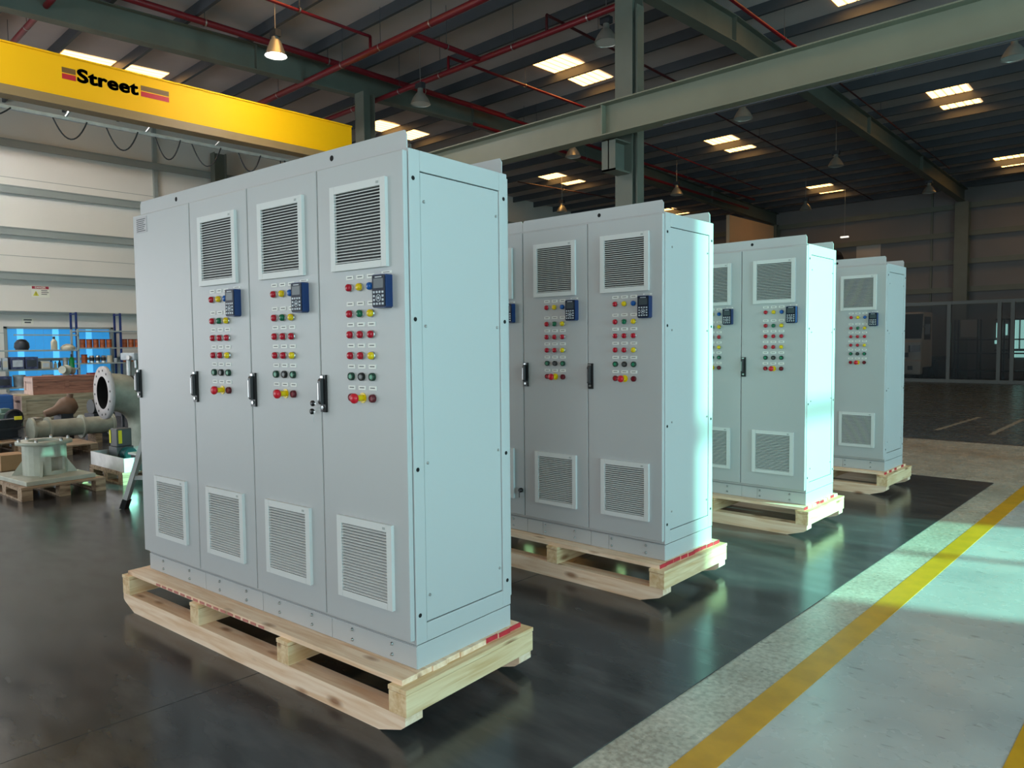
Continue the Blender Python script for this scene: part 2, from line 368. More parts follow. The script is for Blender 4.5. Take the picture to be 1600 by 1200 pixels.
column(XL+.35, YC, rb(YC), 'dark steel column standing against the left wall', .3, .4)
column(XB, YF-.3, rb(YF-.3), 'grey steel column on the far wall above the clear booth', .5, .4)
column(XA, YF-.3, rb(YF-.3), 'steel column at the far left corner by the tan partition', .4, .4)
column(XC, YC, rb(YC), 'steel column of the runway row nearest the right wall')

# crane runway beam along x
t = thing('crane_runway_beam', 'long pale green-grey crane runway beam crossing above the cabinets', 'beam', (0, 9.0*S, 0))
z0, z1 = bz(4.6), bz(5.06)
MB().box(XL+.3, XR-.3, -.012, .012, z0+.02, z1-.02).build('web', GIRD, t)
MB().box(XL+.3, XR-.3, -.13, .13, z0, z0+.02).build('flange', GIRD, t)
MB().box(XL+.3, XR-.3, -.16, .16, z1-.02, z1).build('flange', GIRD, t)
MB().box(XL+.3, XR-.3, -.03, .03, z1, z1+.05).build('crane_rail', DARKS, t)
for x in (XB+.05, XA+.28, XC): MB().box(x-.01, x+.01, -.13, -.012, z0+.02, z1-.02).build('stiffener', GIRD, t)
MB().cyl((XB+1.3, -.2, z0-.10), (XR-.4, -.2, z0-.10), .014, n=8).build('conduit', PURL, t)
for x in (-3.2, .5): MB().cyl((x, -.2, z0-.12), (x, -.12, z0), .008, n=6).build('hanger', PURL, t)

# yellow overhead crane
XCR = -12.9*S
t = thing('overhead_crane', 'yellow overhead crane beam with black lettering, upper left', 'crane', (XCR, 0, 0))
yA, yB = YN+.6, 8.93*S
z0, z1 = bz(5.42), bz(6.03)
MB().box(-.20, 0, yA, yB, z0, z1).build('girder', CRANE, t)
MB().box(-.25, .06, yA, yB, z0-.16, z0).build('flange', CRANED, t, label='dull tan lower flange of the crane beam')
MB().box(-.24, .03, yA, yB, z1, z1+.03).build('flange', CRANE, t)
MB().box(-.55, .45, yB-.15, yB+.15, bz(5.06)+.06, z0-.16).build('end_carriage', CRANE, t)
for sx in (-.4, .3): MB().cyl((sx, yB-.06, bz(5.06)+.13), (sx, yB+.06, bz(5.06)+.13), .09).build('wheel', DARKS, t)
def flat(y0, y1, za, zb, m): MB().box(0, .006, y0*S, y1*S, bz(za), bz(zb)).build('stripe', m, t)
BRN = mat('brown_decal', srgb(120, 84, 36), .5); RDC = mat('red_decal', srgb(196, 24, 42), .5)
flat(3.67, 3.86, 5.795, 5.875, BRN); flat(3.67, 3.86, 5.70, 5.78, RDC)
flat(4.82, 5.27, 5.795, 5.875, BRN); flat(4.82, 5.27, 5.70, 5.78, RDC)
cu = bpy.data.curves.new('crane_lettering', 'FONT'); cu.body = 'Street'; cu.size = .30; cu.extrude = .003; cu.offset = .006; cu.space_character = 1.06
to = bpy.data.objects.new('tmp', cu); COL.objects.link(to)
bpy.context.view_layer.update()
me = bpy.data.meshes.new_from_object(to.evaluated_get(bpy.context.evaluated_depsgraph_get()))
bpy.data.objects.remove(to)
xs = [q.co.x for q in me.vertices]; ysv = [q.co.y for q in me.vertices]
W_ = (4.775-3.885)*S; H_ = (5.905-5.70)*S; kx = W_/(max(xs)-min(xs)); ky = H_/(max(ysv)-min(ysv))
for q in me.vertices:
    x, y, z = q.co; q.co = (.004+z, 3.885*S+(x-min(xs))*kx, bz(5.70)+(y-min(ysv))*ky)
vs = [tuple(q.co) for q in me.vertices]; fs = [tuple(p.vertices) for p in me.polygons]; lt = MB()
for dy, dz in ((0, 0), (.010, 0), (-.010, 0), (0, .007), (0, -.007), (.007, .005), (-.007, -.005)): lt.add([(x, y+dy, z+dz) for x, y, z in vs], fs)
lt.build('lettering', BLACK, t)
# festoon rail and cable loops under the beam
MB().box(-.52, -.46, yA, yB-.6, z0-.26, z0-.2).build('festoon_rail', ALU, t, label='bare metal festoon rail')
for y in (1.6, 3.0, 4.4, 5.8, 7.2): MB().bar((-.49, y, z0-.2), (-.2, y, z0-.12), .03, .03).build('rail_bracket', ALU, t)
for a, b, dp in ((2.45, 3.15, .22), (3.75, 4.22, .38), (4.55, 5.02, .42), (5.35, 5.75, .45), (6.0, 6.5, .45), (6.9, 7.3, .40)):
    pts = [(-.49+.01*i, (a+(b-a)*i/12)*S*.97, z0-.26-dp*S*.8*(1-((i-6)/6)**2)) for i in range(13)]
    MB().tube(pts, .014, 6).build('cable_loop', CABLE, t)
for i in range(8):
    y = (7.55+.09*i)*S; MB().tube([(-.49, y, z0-.24), (-.47, y, z0-.55), (-.44, y+.04, z0-.62), (-.4, y+.06, z0-.26)], .016, 6).build('cable_loop', CABLE, t)

# sprinkler pipes (red) -------------------------------------------------
def pipe(label, pts, r, m=PIPE, hang=(), group=None):
    P = [Vector(B3(*p)) for p in pts]; c = P[0].copy()
    t = thing('sprinkler_pipe', label, 'pipe', c, 0, group)
    MB().tube([p-c for p in sum([[a.lerp(b, f) for f in ((.0, .02, .98) if i < len(P)-2 else (.0, .02, .98, 1))] for i, (a, b) in enumerate(zip(P, P[1:]))], [])], r, 10).build('pipe', m, t)
    for p in hang:
        q = Vector(B3(*p))-c; zt = zroof(p[1]*S)-c.z
        MB().cyl(q+Vector((0, 0, r)), (q.x, q.y, zt), .006, n=6).build('hanger', PURL, t)
        MB().lathe([(r+.012, -.015), (r+.012, .015)], q, (1, 0, 0) if abs(P[0].x-P[1].x) > abs(P[0].y-P[1].y) else (0, 1, 0), 10, cap=(False, False)).build('clamp', ZINC, t)
    return t
pipe('thick red sprinkler main running beside the roof beam above the crane', [(-13.05, -5, 7.27), (-13.05, 13.6, 7.3)], .07, hang=[(-13.05, y, 7.28) for y in (1.5, 3.9, 6, 8.5, 11)])
pipe('bright red sprinkler main crossing in front of the column, behind the lamp', [(-17, 8.27, 6.93), (-3, 8.27, 6.93)], .07, hang=[(x, 8.27, 6.93) for x in (-14.6, -12.2, -11.0, -9.6, -6.2)])
pipe('red sprinkler main crossing just behind the first main, over the runway beam', [(-16.5, 9.95, 6.93), (-.5, 9.95, 6.93)], .06, hang=[(x, 9.95, 6.93) for x in (-14.3, -12.6, -11.3, -9.3, -7.6)])
pipe('short red pipe linking the two sprinkler mains', [(-10.15, 8.33, 6.93), (-10.15, 9.9, 6.93)], .055, hang=[(-10.15, 9.1, 6.93)])
pipe('thin red branch pipe rising left of centre over the runway beam', [(-11.05, 9.95, 6.95), (-11.05, 9.95, 7.22), (-11.05, 15.2, 7.22)], .032, hang=[(-11.05, 12.2, 7.22)])
pipe('thin dark branch pipe rising from the second main near the tall column', [(-8.5, 9.95, 6.95), (-8.5, 9.95, 7.25), (-8.6, 16, 7.2)], .03, PIPED, hang=[(-8.55, 11.5, 7.23)])
pipe('thin red branch pipe with an elbow above the lit lamp', [(-11.3, 8.27, 6.95), (-11.3, 8.27, 7.2), (-11.25, 1.2, 7.2)], .032, hang=[(-11.25, 6.8, 7.2)])
pipe('thin red branch pipe crossing beside the upper right roof beam', [(-5.75, 9.0, 7.1), (-5.85, 15.5, 7.1)], .035, hang=[(-5.77, 10.5, 7.1), (-5.82, 13.5, 7.1)])
pipe('red pipe slanting above the left end of the yellow crane', [(-18, 3.68, 7.0), (-9, 3.68, 7.0)], .055, hang=[(-15.9, 3.68, 7.0), (-14.7, 3.68, 7.0)])
pipe('lower red pipe of the pair along the far half of the roof beam', [(-13.1, 12.6, 6.90), (-13.1, 27.2, 6.72)], .05, hang=[(-13.1, y, 6.85) for y in (14.4, 17)])
pipe('upper red pipe of the pair along the far half of the roof beam', [(-12.75, 12.2, 7.15), (-12.75, 27.0, 6.98)], .045, hang=[(-12.75, 14.5, 7.12), (-12.75, 22, 7.04)])
pipe('dark thin pipe along the roof between the roof lights', [(-9.2, 16.5, 7.35), (-9.6, 30.5, 7.0)], .022, PIPED, hang=[(-9.3, 20, 7.26), (-9.5, 27, 7.09)])
pipe('thin red pipe on the roof left of the central roof light', [(-11.9, 17.5, 7.3), (-12.0, 26, 7.1)], .022, hang=[(-11.93, 20, 7.24), (-11.97, 24, 7.15)])
pipe('dark thin pipe under the roof at the right', [(-6.1, 15.5, 7.3), (-6.2, 27, 7.05)], .022, PIPED, hang=[(-6.14, 20, 7.2), (-6.18, 25, 7.09)])
pipe('thin dark pipe above the gap between the first and second cabinets', [(-17.6, 19, 7.2), (-15.9, 27, 7.0)], .022, PIPED, hang=[(-17.18, 21, 7.15), (-16.5, 24.2, 7.07)])

# high-bay lamps
def lamp_meshes(lit):
    sh = MB().lathe([(.07, .34), (.075, .30), (.10, .27), (.20, 0), (.205, -.01)], n=24, cap=(True, False)); sh.lathe([(.195, 0), (.10, .25)], n=24, cap=(False, True))
    return sh.mesh('shade', [SHADE])
LSH = lamp_meshes(0); _d = MB().lathe([(.06, .34), (.065, .25), (.10, .22), (.165, .13), (.205, .05), (.225, 0), (.23, -.012)], n=24, cap=(True, False)); _d.lathe([(.222, 0), (.16, .12), (.09, .2)], n=24, cap=(False, True)); LDOME = _d.mesh('shade', [SHADE]); LDISC = MB().lathe([(.19, .012), (.19, .004)], n=24).mesh('lens', [LAMPON])
LDARK = MB().lathe([(.215, .008), (.215, .0)], n=24).mesh('lens', [mat('lamp_lens_unlit', srgb(206, 208, 204), .2)])
LHEAD = MB().box(-.11, .11, -.06, .06, .34, .46).mesh('ballast', [DARKS])
lamps = [((-11.35, 6.4, 6.38), 'lit white high-bay lamp hanging in front of the roof beam, upper left', True),
         ((-11.35, 1.5, 6.38), 'lit high-bay lamp over the left end of the crane, outside the picture', True),
         ((-16.9, 1.9, 6.38), 'added lit lamp brightening the left wall, outside the picture', True),  # extra lamp added out of view to lift the left wall
         ((-7.42, 10.2, 6.57), 'unlit high-bay lamp beside the top of the tall column', False),
         ((-11.5, 9.6, 6.36), 'unlit high-bay lamp between the crane end and the runway beam', False),
         ((-7.3, 14.9, 6.3), 'unlit high-bay lamp just under the middle of the runway beam', False),
         ((-11.8, 14.8, 6.3), 'unlit high-bay lamp left of the tall column bracket', False),
         ((-7.45, 20.65, 6.3), 'unlit high-bay lamp in the middle of the right-hand roof', False),
         ((-10.55, 26.4, 6.25), 'orange-tinted high-bay lamp hanging before the far wall', False),
         ((-6.65, 26.5, 6.3), 'unlit high-bay lamp near the far wall column', False),
         ((-2.53, 15.06, 6.32), 'unlit high-bay lamp at the far right edge under the runway beam', False),
         ((-16.94, 20.6, 6.3), 'unlit high-bay lamp peeping over the second cabinet top', False),
         ((-12.47, 20.9, 6.3), 'unlit high-bay lamp right of the tall column by the roof pipes', False)]
for p, lab, lit in lamps:
    c = B3(*p); t = thing('high_bay_lamp', lab, 'lamp', (c[0], c[1], c[2]-.02), 0, 'high-bay lamps under the roof')
    put('lamp_shade', LSH if lit else LDOME, t); put('ballast', LHEAD, t); put('lens', LDISC if lit else LDARK, t, label='glowing lens' if lit else None)
    MB().cyl((0, 0, .46), (0, 0, zroof(c[1])-c[2]+.02), .008, n=6).build('stem', ZINC, t)
    if lit:
        ld = bpy.data.lights.new('lamp_light', 'SPOT'); ld.energy = 1050 if p[0] < -14 else 190; ld.spot_size = R(180); ld.spot_blend = .05; ld.color = (1, .98, .93); ld.shadow_soft_size = .18
        lo = bpy.data.objects.new('lamp_light', ld); COL.objects.link(lo); lo.location = (c[0], c[1], c[2]-.06)

# ------------------------------------------------------------------ floor sheet and painted lines
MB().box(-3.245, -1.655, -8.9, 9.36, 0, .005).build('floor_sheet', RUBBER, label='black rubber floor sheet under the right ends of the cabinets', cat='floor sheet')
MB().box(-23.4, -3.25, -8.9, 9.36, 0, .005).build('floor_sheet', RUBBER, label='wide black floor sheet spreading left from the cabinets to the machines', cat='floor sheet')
MB().box(-1.395, -1.265, -8.9, 35, 0, .002).build('floor_line', YLINE, label='long yellow floor line right of the black floor sheet', cat='floor line')
MB().box(-.5, -.37, -8.9, 35, 0, .002).build('floor_line', YLINE, label='yellow floor line cut off at the bottom right corner', cat='floor line')
MB().add([(-3.45, 14.3, .002), (-3.37, 14.3, .002), (-3.29, 17.3, .002), (-3.37, 17.3, .002)], [(0, 1, 2, 3)]).build('floor_line', PAINTW, label='faint white bay line on the far floor, left one', cat='floor line')
MB().add([(-2.61, 14.2, .002), (-2.53, 14.2, .002), (-2.56, 17.3, .002), (-2.64, 17.3, .002)], [(0, 1, 2, 3)]).build('floor_line', PAINTW, label='faint white bay line on the far floor, right one', cat='floor line')
MB().box(XL, XR, 12.9, 12.98, 0, .003).build('trim_1', DARKS, kind='structure')

# ------------------------------------------------------------------ control cabinets
WD, DP, HB, PL, HP, WL = .5484, .6126, 2.0, .10, .234, .644
FY = -.03                                            # front plane of the doors

def grille_meshes():
    f = MB(); w_, h_ = .35, .355; b = .031
    y0, y1 = -.016, 0
    f.box(-w_/2, -w_/2+b-.001, y0, y1, 0, h_); f.box(w_/2-b+.001, w_/2, y0, y1, 0, h_)
    f.box(-w_/2+b, w_/2-b, y0, y1, 0, b-.003); f.box(-w_/2+b, w_/2-b, y0, y1, h_-b, h_)
    f.box(-w_/2+b-.002, w_/2-b+.002, -.004, 0, b-.004, h_-b+.002, 1)          # dark backing
    f.box(w_/2-b-.022, w_/2-b-.006, y0-.0008, y0, h_-b+.009, h_-b+.019, 2)     # moulded mark
    l = MB(); n = 23; p = (h_-2*b)/n
    for i in range(n):
        z = b+p*i
        l.add([(x, y, zz) for x in (-w_/2+b, w_/2-b) for y, zz in ((-.0145, z+.0003), (-.006, z+p*.42), (-.006, z+p*.56), (-.0150, z+p*.26))],
              [(0, 1, 2, 3), (7, 6, 5, 4), (0, 4, 5, 1), (1, 5, 6, 2), (2, 6, 7, 3), (3, 7, 4, 0)])
    return f.mesh('vent_grille', [GRILLE, CABD, LOUV]), l.mesh('vent_louvers', [GRILLE])
GF, GL = grille_meshes()
def lens_mesh(m):
    b = MB(); b.lathe([(.0172, 0), (.0172, .004), (.0158, .006)], ax=(0, -1, 0), n=18, mi=0, cap=(False, True))
    b.lathe([(.0156, .005), (.0156, .014), (.0142, .018), (.0096, .021), (.0, .022)], ax=(0, -1, 0), n=18, mi=1, cap=(False, False)); return b.mesh('pilot_lamp', [CHROME, m])
def push_mesh(m, bez):
    b = MB(); b.lathe([(.0172, 0), (.0172, .012), (.016, .0145), (.0115, .0145), (.0115, .010)], ax=(0, -1, 0), n=18, mi=0, cap=(False, True))
    b.lathe([(.011, .009), (.011, .0125), (.009, .0135)], ax=(0, -1, 0), n=18, mi=1, cap=(False, True)); return b.mesh('push_button', [bez, m])
LENS = {'r': lens_mesh(RED), 'y': lens_mesh(YEL), 'b': lens_mesh(BLU), 'g': lens_mesh(GRN)}
PUSH = {'G': push_mesh(mat('green_button', srgb(40, 140, 104), .3), DGRN), 'K': push_mesh(mat('grey_button', srgb(80, 84, 84), .3), BLACK), 'R': push_mesh(RED, DRED), 'D': push_mesh(DRED, mat('maroon_bezel', srgb(92, 12, 28), .35))}
b = MB(); b.lathe([(.013, 0), (.013, .034), (.012, .036)], ax=(0, -1, 0), n=18, mi=0, cap=(False, True))
b.lathe([(.013, .034), (.020, .040), (.0215, .046), (.0205, .053), (.015, .058), (0, .060)], ax=(0, -1, 0), n=22, mi=1, cap=(True, False))
b.lathe([(.022, 0), (.022, .003)], ax=(0, -1, 0), n=18, mi=0); ESM = b.mesh('emergency_stop', [YEL, ESTOP])
b = MB(); b.box(-.023, .023, -.0022, 0, -.0085, .0085, 0); b.box(-.015, .014, -.0027, -.0022, -.0015, .0025, 1); LABM = b.mesh('label_plate', [WHITE, TXT])
b = MB(); b.box(-.03, .03, -.0022, 0, -.005, .005, 0); b.box(-.02, .018, -.0026, -.0022, -.001, .0015, 1); LAB2 = b.mesh('label_plate', [WHITE, TXT])
def keypad_mesh():
    b = MB(); w_, h_ = .0405, .067; d = -.036
    pr = [(-w_, -h_+.006), (-w_+.008, -h_), (w_-.008, -h_), (w_, -h_+.006), (w_, h_-.004), (w_-.006, h_), (-w_+.006, h_), (-w_, h_-.004)]
    b.prism(pr, 1, d, 0, 0)
    b.prism([(x*.93, z*.955) for x, z in pr], 1, d-.003, d, 1)
    b.box(-.029, .029, d-.0036, d-.003, .012, .050, 2)
    b.box(-.02, .02, d-.0036, d-.003, .054, .058, 3)
    for r in range(4):
        for c in range(4):
            if r in (1, 2) and c in (1, 2): continue
            x = -.0255+.017*c; z = -.004-.0155*r; b.box(x-.005, x+.005, d-.005, d-.003, z-.0042, z+.0042, 3)
    b.lathe([(.0145, .0), (.0145, .0018), (.0115, .0018), (.0115, 0)], (0, d-.003, -.0275), (0, -1, 0), 20, 3, (False, False))
    b.lathe([(.006, 0), (.006, .002)], (0, d-.003, -.0275), (0, -1, 0), 14, 3)
    return b.mesh('drive_keypad', [NAVY, KFACE, SCREEN, KEY])
KPM = keypad_mesh()
def handle_mesh():
    b = MB(); b.box(-.018, .018, -.012, 0, 0, .164, 0)
    b.prism([(-.012, .034), (-.012, .150), (-.022, .148), (-.028, .138), (-.028, .044), (-.022, .034)], 0, -.014, .004, 1)
    b.box(-.0145, -.010, -.0288, -.0265, .046, .128, 2); b.box(-.012, .006, -.016, -.012, .150, .160, 2)
    b.lathe([(.008, .012), (.008, .017)], (0, 0, .020), (0, -1, 0), 12, 2)
    return b.mesh('door_handle', [BLACK, DGREY, CHROME])
HDM = handle_mesh()
BOLT = MB().lathe([(.0075, 0), (.0075, .003), (.0045, .006), (.0045, .009), (0, .0095)], ax=(0, -1, 0), n=10).mesh('bolt', [ZINC])
BOLTX = MB().lathe([(.006, 0), (.006, .004), (.003, .006)], ax=(1, 0, 0), n=10).mesh('bolt', [ZINC])
HOLEX = MB().lathe([(.009, 0), (.009, .0008)], ax=(1, 0, 0), n=14).mesh('frame_hole', [HOLE])
ROWS = [(1.567, 'ryb'), (1.457, 'rgy'), (1.37, 'rrr'), (1.282, 'rry'), (1.194, 'GKG'), (1.105, 'RED')]
COLX = (-.333, -.267, -.2)

def make_door(cab, x_right, wdt, instruments, handle=True):
    d = MB().box(-wdt+.003, -.003, FY, -.004, .122, 2.088).build('door', CAB, cab, loc=(x_right, 0, 0), bevel=.004)
    def gr(z, dx=0):
        g = put('vent_grille', GF, d, (-.266+dx, FY, z)); l = put('vent_louvers', GL, d, (-.266+dx, FY, z), kind='stuff')
    gr(.235, -.02 if wdt > .6 else 0)
    if instruments:
        gr(1.64)
        for z, row in ROWS:
            for cx, ch in zip(COLX, row):
                put('label_plate', LABM, d, (cx-.002, FY, z+.042))
                if ch in LENS: put('pilot_lamp', LENS[ch], d, (cx, FY, z), label={'r': 'red pilot lamp', 'y': 'yellow pilot lamp', 'b': 'blue pilot lamp', 'g': 'green pilot lamp'}[ch])
                elif ch == 'E': put('emergency_stop', ESM, d, (cx, FY, z), label='red mushroom stop button on a yellow collar')
                else: put('push_button', PUSH[ch], d, (cx, FY, z), label={'G': 'green push button', 'K': 'black push button', 'R': 'red push button', 'D': 'dark red push button'}[ch])
        put('drive_keypad', KPM, d, (-.1135, FY, 1.541)); put('label_plate', LAB2, d, (-.105, FY, 1.618))
    if handle: put('door_handle', HDM, d, (-wdt+.026, FY, 1.033))
    return d

def cabinet(label, loc, a, widths, holes, seams, instruments, corner_pieces=False):
    t = thing('control_cabinet', label, 'cabinet', (loc[0], loc[1], HP), -a, 'grey control cabinets on pallets')
    WT = sum(widths)
    b = MB(); b.box(-WT, -.012, 0, DP, PL, PL+HB)
    b.box(-.012, 0, 0, .060, PL, PL+HB); b.box(-.012, 0, .558, DP, PL, PL+HB)
    b.box(-.012, 0, .060, .558, 2.018, PL+HB); b.box(-.012, 0, .060, .558, PL, .178)
    b.build('body', CAB, t, bevel=.003)
    MB().box(-.014, -.0119, .058, .560, .176, 2.020).build('panel_seam', CABD, t, label='dark seam round the side panel')
    sp = MB().box(-.012, -.004, .0635, .5545, .1815, 2.0145).build('side_panel', CAB, t, bevel=.002)
    for y in (.082, .536):
        for z in (.29, .84, 1.40, 1.90): put('bolt', BOLTX, sp, (-.004, y, z))
    for y in (.022, .588):
        for z in (.22, .82, 1.427, 1.985): put('frame_hole', HOLEX, t, (.0002, y, z))
    MB().box(-WT+.01, -.012, DP, DP+.022, .135, 2.085).build('rear_panel', CAB, t, bevel=.003)
    # plinth
    pl = MB().box(-WT+.003, -.001, .004, DP-.004, 0, PL-.003).build('plinth', CAB, t)
    x = 0
    for w_ in widths:
        segs = [(x-w_+.0015, x-.0015)]
        if corner_pieces: segs = [(x-.409, x-.0015), (x-w_+.0015, x-.412)]
        for i, (a0, a1) in enumerate(segs):
            pc = MB().box(a0, a1, -.001, .004, .002, PL-.006).build('plinth_cover', CAB, t, bevel=.0012)
            if i == 0:
                for bxx in ((x-.388, x-.135) if corner_pieces else (x-w_*.74, x-w_*.27)):
                    for z in (.028, .074): put('bolt', BOLT, pc, (bxx, -.001, z))
        x -= w_
    # lifting rails: folded plates on the roof edges, with lifting holes
    edges = [-.018]+seams+[-WT+.018]
    for yy, tag_ in ((.008, 'front'), (DP-.014, 'rear')):
        for e0, e1 in zip(edges, edges[1:]):
            c = .018
            m_ = MB(); m_.prism([(e1+.0015, PL+HB), (e0-.0015, PL+HB), (e0-.0015, PL+HB+.075-c), (e0-.0015-c*.6, PL+HB+.075), (e1+.0015+c*.6, PL+HB+.075), (e1+.0015, PL+HB+.075-c)], 1, yy, yy+.006)
            m_.box(e1+.0015, e0-.0015, yy+.006 if yy < .3 else yy-.04, yy+.046 if yy < .3 else yy, PL+HB, PL+HB+.005)
            for hx in holes:
                if e1 < hx < e0: m_.lathe([(.0125, 0), (.0125, .0072)], (hx, yy+.0066, PL+HB+.038), (0, -1, 0), 16, 1)
            m_.build('lifting_rail', [CAB, HOLE], t)
    b2 = MB(); b2.lathe([(.012, 0), (.012, .008), (.007, .008), (.007, .03), (0, .032)], (-.045, .05, PL+HB+.0), (0, 0, 1), 10); b2.build('roof_bolt', ZINC, t)
    x = 0; doors = []
    for w_, ins in zip(widths, instruments):
        doors.append(make_door(t, x, w_, ins)); x -= w_
    return t, doors, WT

PINS = []
def pallet(label, loc, a, x_left, bearers, reds, redfront=False):
    t = thing('wooden_pallet', label, 'pallet', (loc[0], loc[1], .005), -a, 'new pine pallets under the cabinets')
    H = HP-.005
    for y0, y1 in ((-.122, -.028), (.60, .69)):
        prf = [(x_left, .06), (x_left+.02, .045), (x_left+.13, 0), (-.10, 0), (.03, .04), (.056, .06), (.056, .096), (x_left, .096)]
        MB().prism(prf, 1, y0, y1).build('skid', PWOOD, t)
    for x0, x1 in bearers:
        MB().box(x0, x1, -.125, .695, .096, .186).build('bearer', PWOODY, t, bevel=.003)
        MB().box(x0-.002, x1+.002, -.127, .697, .1885, .207).build('lath', PWOODY, t, bevel=.002)
    n = 9; p = (.662+.105)/n
    for i in range(n):
        y0 = -.105+p*i; jit = random.uniform(-.006, .006)
        bd = MB(); bd.box(x_left+.03+jit, .024+jit, y0+.0012, y0+p-.0012, .207, H)
        o = bd.build('deck_board', [PWOOD, REDP], t)
        if i in reds:
            k = MB().box(.020+jit, .0252+jit, y0+.002, y0+p-.002, .2085, H+.0006).build('red_end', REDP, o, label='red painted board end')
    if redfront:
        mm = MB()
        for i in range(16):
            x = x_left+.38+i*.068; mm.box(x, x+.046, -.1062, -.1048, .210, .222)
        mm.build('red_mark', mat('faded_red_ink', srgb(196, 120, 110), .7), t, label='row of faded red dashes on the front board edge')
    return t

c1 = (-2.3091, 1.8623); c2 = (-2.3623, 3.8360); c3 = (-2.3319, 5.9113); c4 = (-2.3593, 7.9866)
W3 = [WD]*3
cabA, dA, WTA = cabinet('nearest and widest grey control cabinet, four doors, leftmost in view', c1, -.0832, [WD, WD, WD, WL], [-.488, -1.848], [], [1, 1, 1, 0])
cabB, dB, WTB = cabinet('grey control cabinet second from the camera, half hidden behind the nearest one', c2, -.0281, W3, [-.483, -1.4], [-2*WD-.03], [1, 1, 1], True)
cabC, dC, WTC = cabinet('third grey control cabinet, sunlit on its right side', c3, -.0138, W3, [-.475, -1.4], [], [1, 1, 1], True)
cabD, dD, WTD = cabinet('farthest grey control cabinet with one door showing, right end of the row', c4, -.0015, [WD, WD], [-.497], [], [1, 1], True)
# rating plate on the leftmost door, small lock and keys
rp = MB(); rp.box(-.60, -.47, FY-.002, FY, 1.985, 2.075, 0)
for i in range(7): rp.box(-.59, -.485-.01*(i % 3), FY-.0026, FY-.002, 2.058-.011*i, 2.063-.011*i, 1)
rp.build('rating_plate', [mat('plate_grey', srgb(176, 174, 178), .4), TXT], dA[3])
b = MB(); b.lathe([(.016, 0), (.016, .018), (.011, .024)], (-.03, FY, .30), (0, -1, 0), 16, 0); b.box(-.033, -.027, FY-.026, FY-.022, .25, .30, 1); b.build('door_lock', [BLACK, DGREY], dB[2])
k = thing('key_bunch', 'two black-headed keys hanging from a handle of the nearest cabinet', 'keys', (0, 0, 0))
M1 = Matrix.Translation((c1[0], c1[1], HP)) @ Matrix.Rotation(.0832, 4, 'Z')
k.matrix_world = M1 @ Matrix.Translation((-WD+.020, FY-.016, 1.045))
for q, (dx, dz) in enumerate(((-.022, .028), (-.028, -.008))):
    kb = MB(); kb.lathe([(.004, -.006), (.013, -.004), (.013, .004), (.004, .006)], (dx, -.030, dz), (0, 1, 0), 12, 0); kb.box(dx+.008, dx+.026, -.032, -.029, dz-.003, dz+.003, 1)
    kb.build('key', [BLACK, ZINC], k)
MB().tube([(0, .0, .008), (-.006, -.02, .006), (-.014, -.03, -.012), (-.02, -.03, -.04), (-.018, -.028, -.055)], .0015, 6).build('key_tag', ZINC, k)

bA = [(-2.378, -2.29), (-1.589, -1.503), (-.80, -.712), (-.036, .066)]
b3 = [(-1.72, -1.635), (-.825, -.737), (-.036, .066)]
pallet('pine pallet under the nearest cabinet, some board ends red', c1, -.0832, -2.378, bA, (6, 7, 8), True)
pallet('pine pallet under the second cabinet, whole row of board ends red', c2, -.0281, -1.72, b3, range(9))
pallet('pine pallet under the third, sunlit cabinet', c3, -.0138, -1.72, b3, (0, 3, 4, 7))
pallet('pine pallet under the farthest cabinet', c4, -.0015, -1.17, [(-1.17, -1.085), (-.60, -.52), (-.036, .066)], (0, 2, 4, 7))

# ------------------------------------------------------------------ workshop clutter on the left
def euro_pallet(label, loc, rz, lx, ly, m=OLDW, nb=6):
    t = thing('wooden_pallet', label, 'pallet', loc, rz, 'worn pallets on the left')
    for i in range(3):
        y = -ly/2+i*(ly-.1)/2; MB().box(-lx/2, lx/2, y, y+.1, 0, .02).build('bottom_board', m, t)
        for j in range(3):
            x = -lx/2+j*(lx-.13)/2; MB().box(x, x+.13, y, y+.1, .02, .10).build('block', m, t)
        MB().box(-lx/2, lx/2, y, y+.1, .10, .12).build('stringer', m, t)
    p = lx/nb
    for i in range(nb): MB().box(-lx/2+p*i+.008, -lx/2+p*(i+1)-.008, -ly/2, ly/2, .12, .142).build('deck_board', m, t)
    return t
euro_pallet('worn pallet carrying the pale pump stool, bottom left', (-9.32, 2.33, .005), .05, 1.15, .80)
euro_pallet('worn pallet under the steel tray behind the pump stool', (-9.42, 3.40, .005), .04, 1.0, .88)
euro_pallet('worn low pallet further back between pump stool and pipework', (-12.5, 3.3, .005), .05, .85, .8)
euro_pallet('worn pallet at the left edge under the dark steel beams', (-13.78, 2.5, .005), .1, 1.2, .9)

# pump stool on a base plate
bp = MB().box(-.46, .46, -.34, .34, 0, .045).build('base_plate', PALEG, label='pale square steel base plate lying on the worn pallet', cat='plate', loc=(-9.28, 2.30, .147), bevel=.004)
bp.rotation_euler = (0, 0, .12)
t = thing('pump_stool', 'pale cast pump stool with round top flange on a base plate', 'machine', (-9.30, 2.32, .192), .3)
b = MB()
for i in range(24):                                  # wall of the barrel with two windows
    a0, a1 = 2*math.pi*i/24, 2*math.pi*(i+1)/24
    low = .0 if (i % 12) not in (11, 0, 1) else None
    def wedge(z0, z1):
        b.add([(r*math.cos(a), r*math.sin(a), z) for z in (z0, z1) for r in (.185, .21) for a in (a0, a1)], [(0, 1, 3, 2), (4, 6, 7, 5), (0, 4, 5, 1), (2, 3, 7, 6), (0, 2, 6, 4), (1, 5, 7, 3)])
    if low is None: wedge(0, .04); wedge(.19, .33)
    else: wedge(0, .33)
b.build('barrel', PALEG, t)
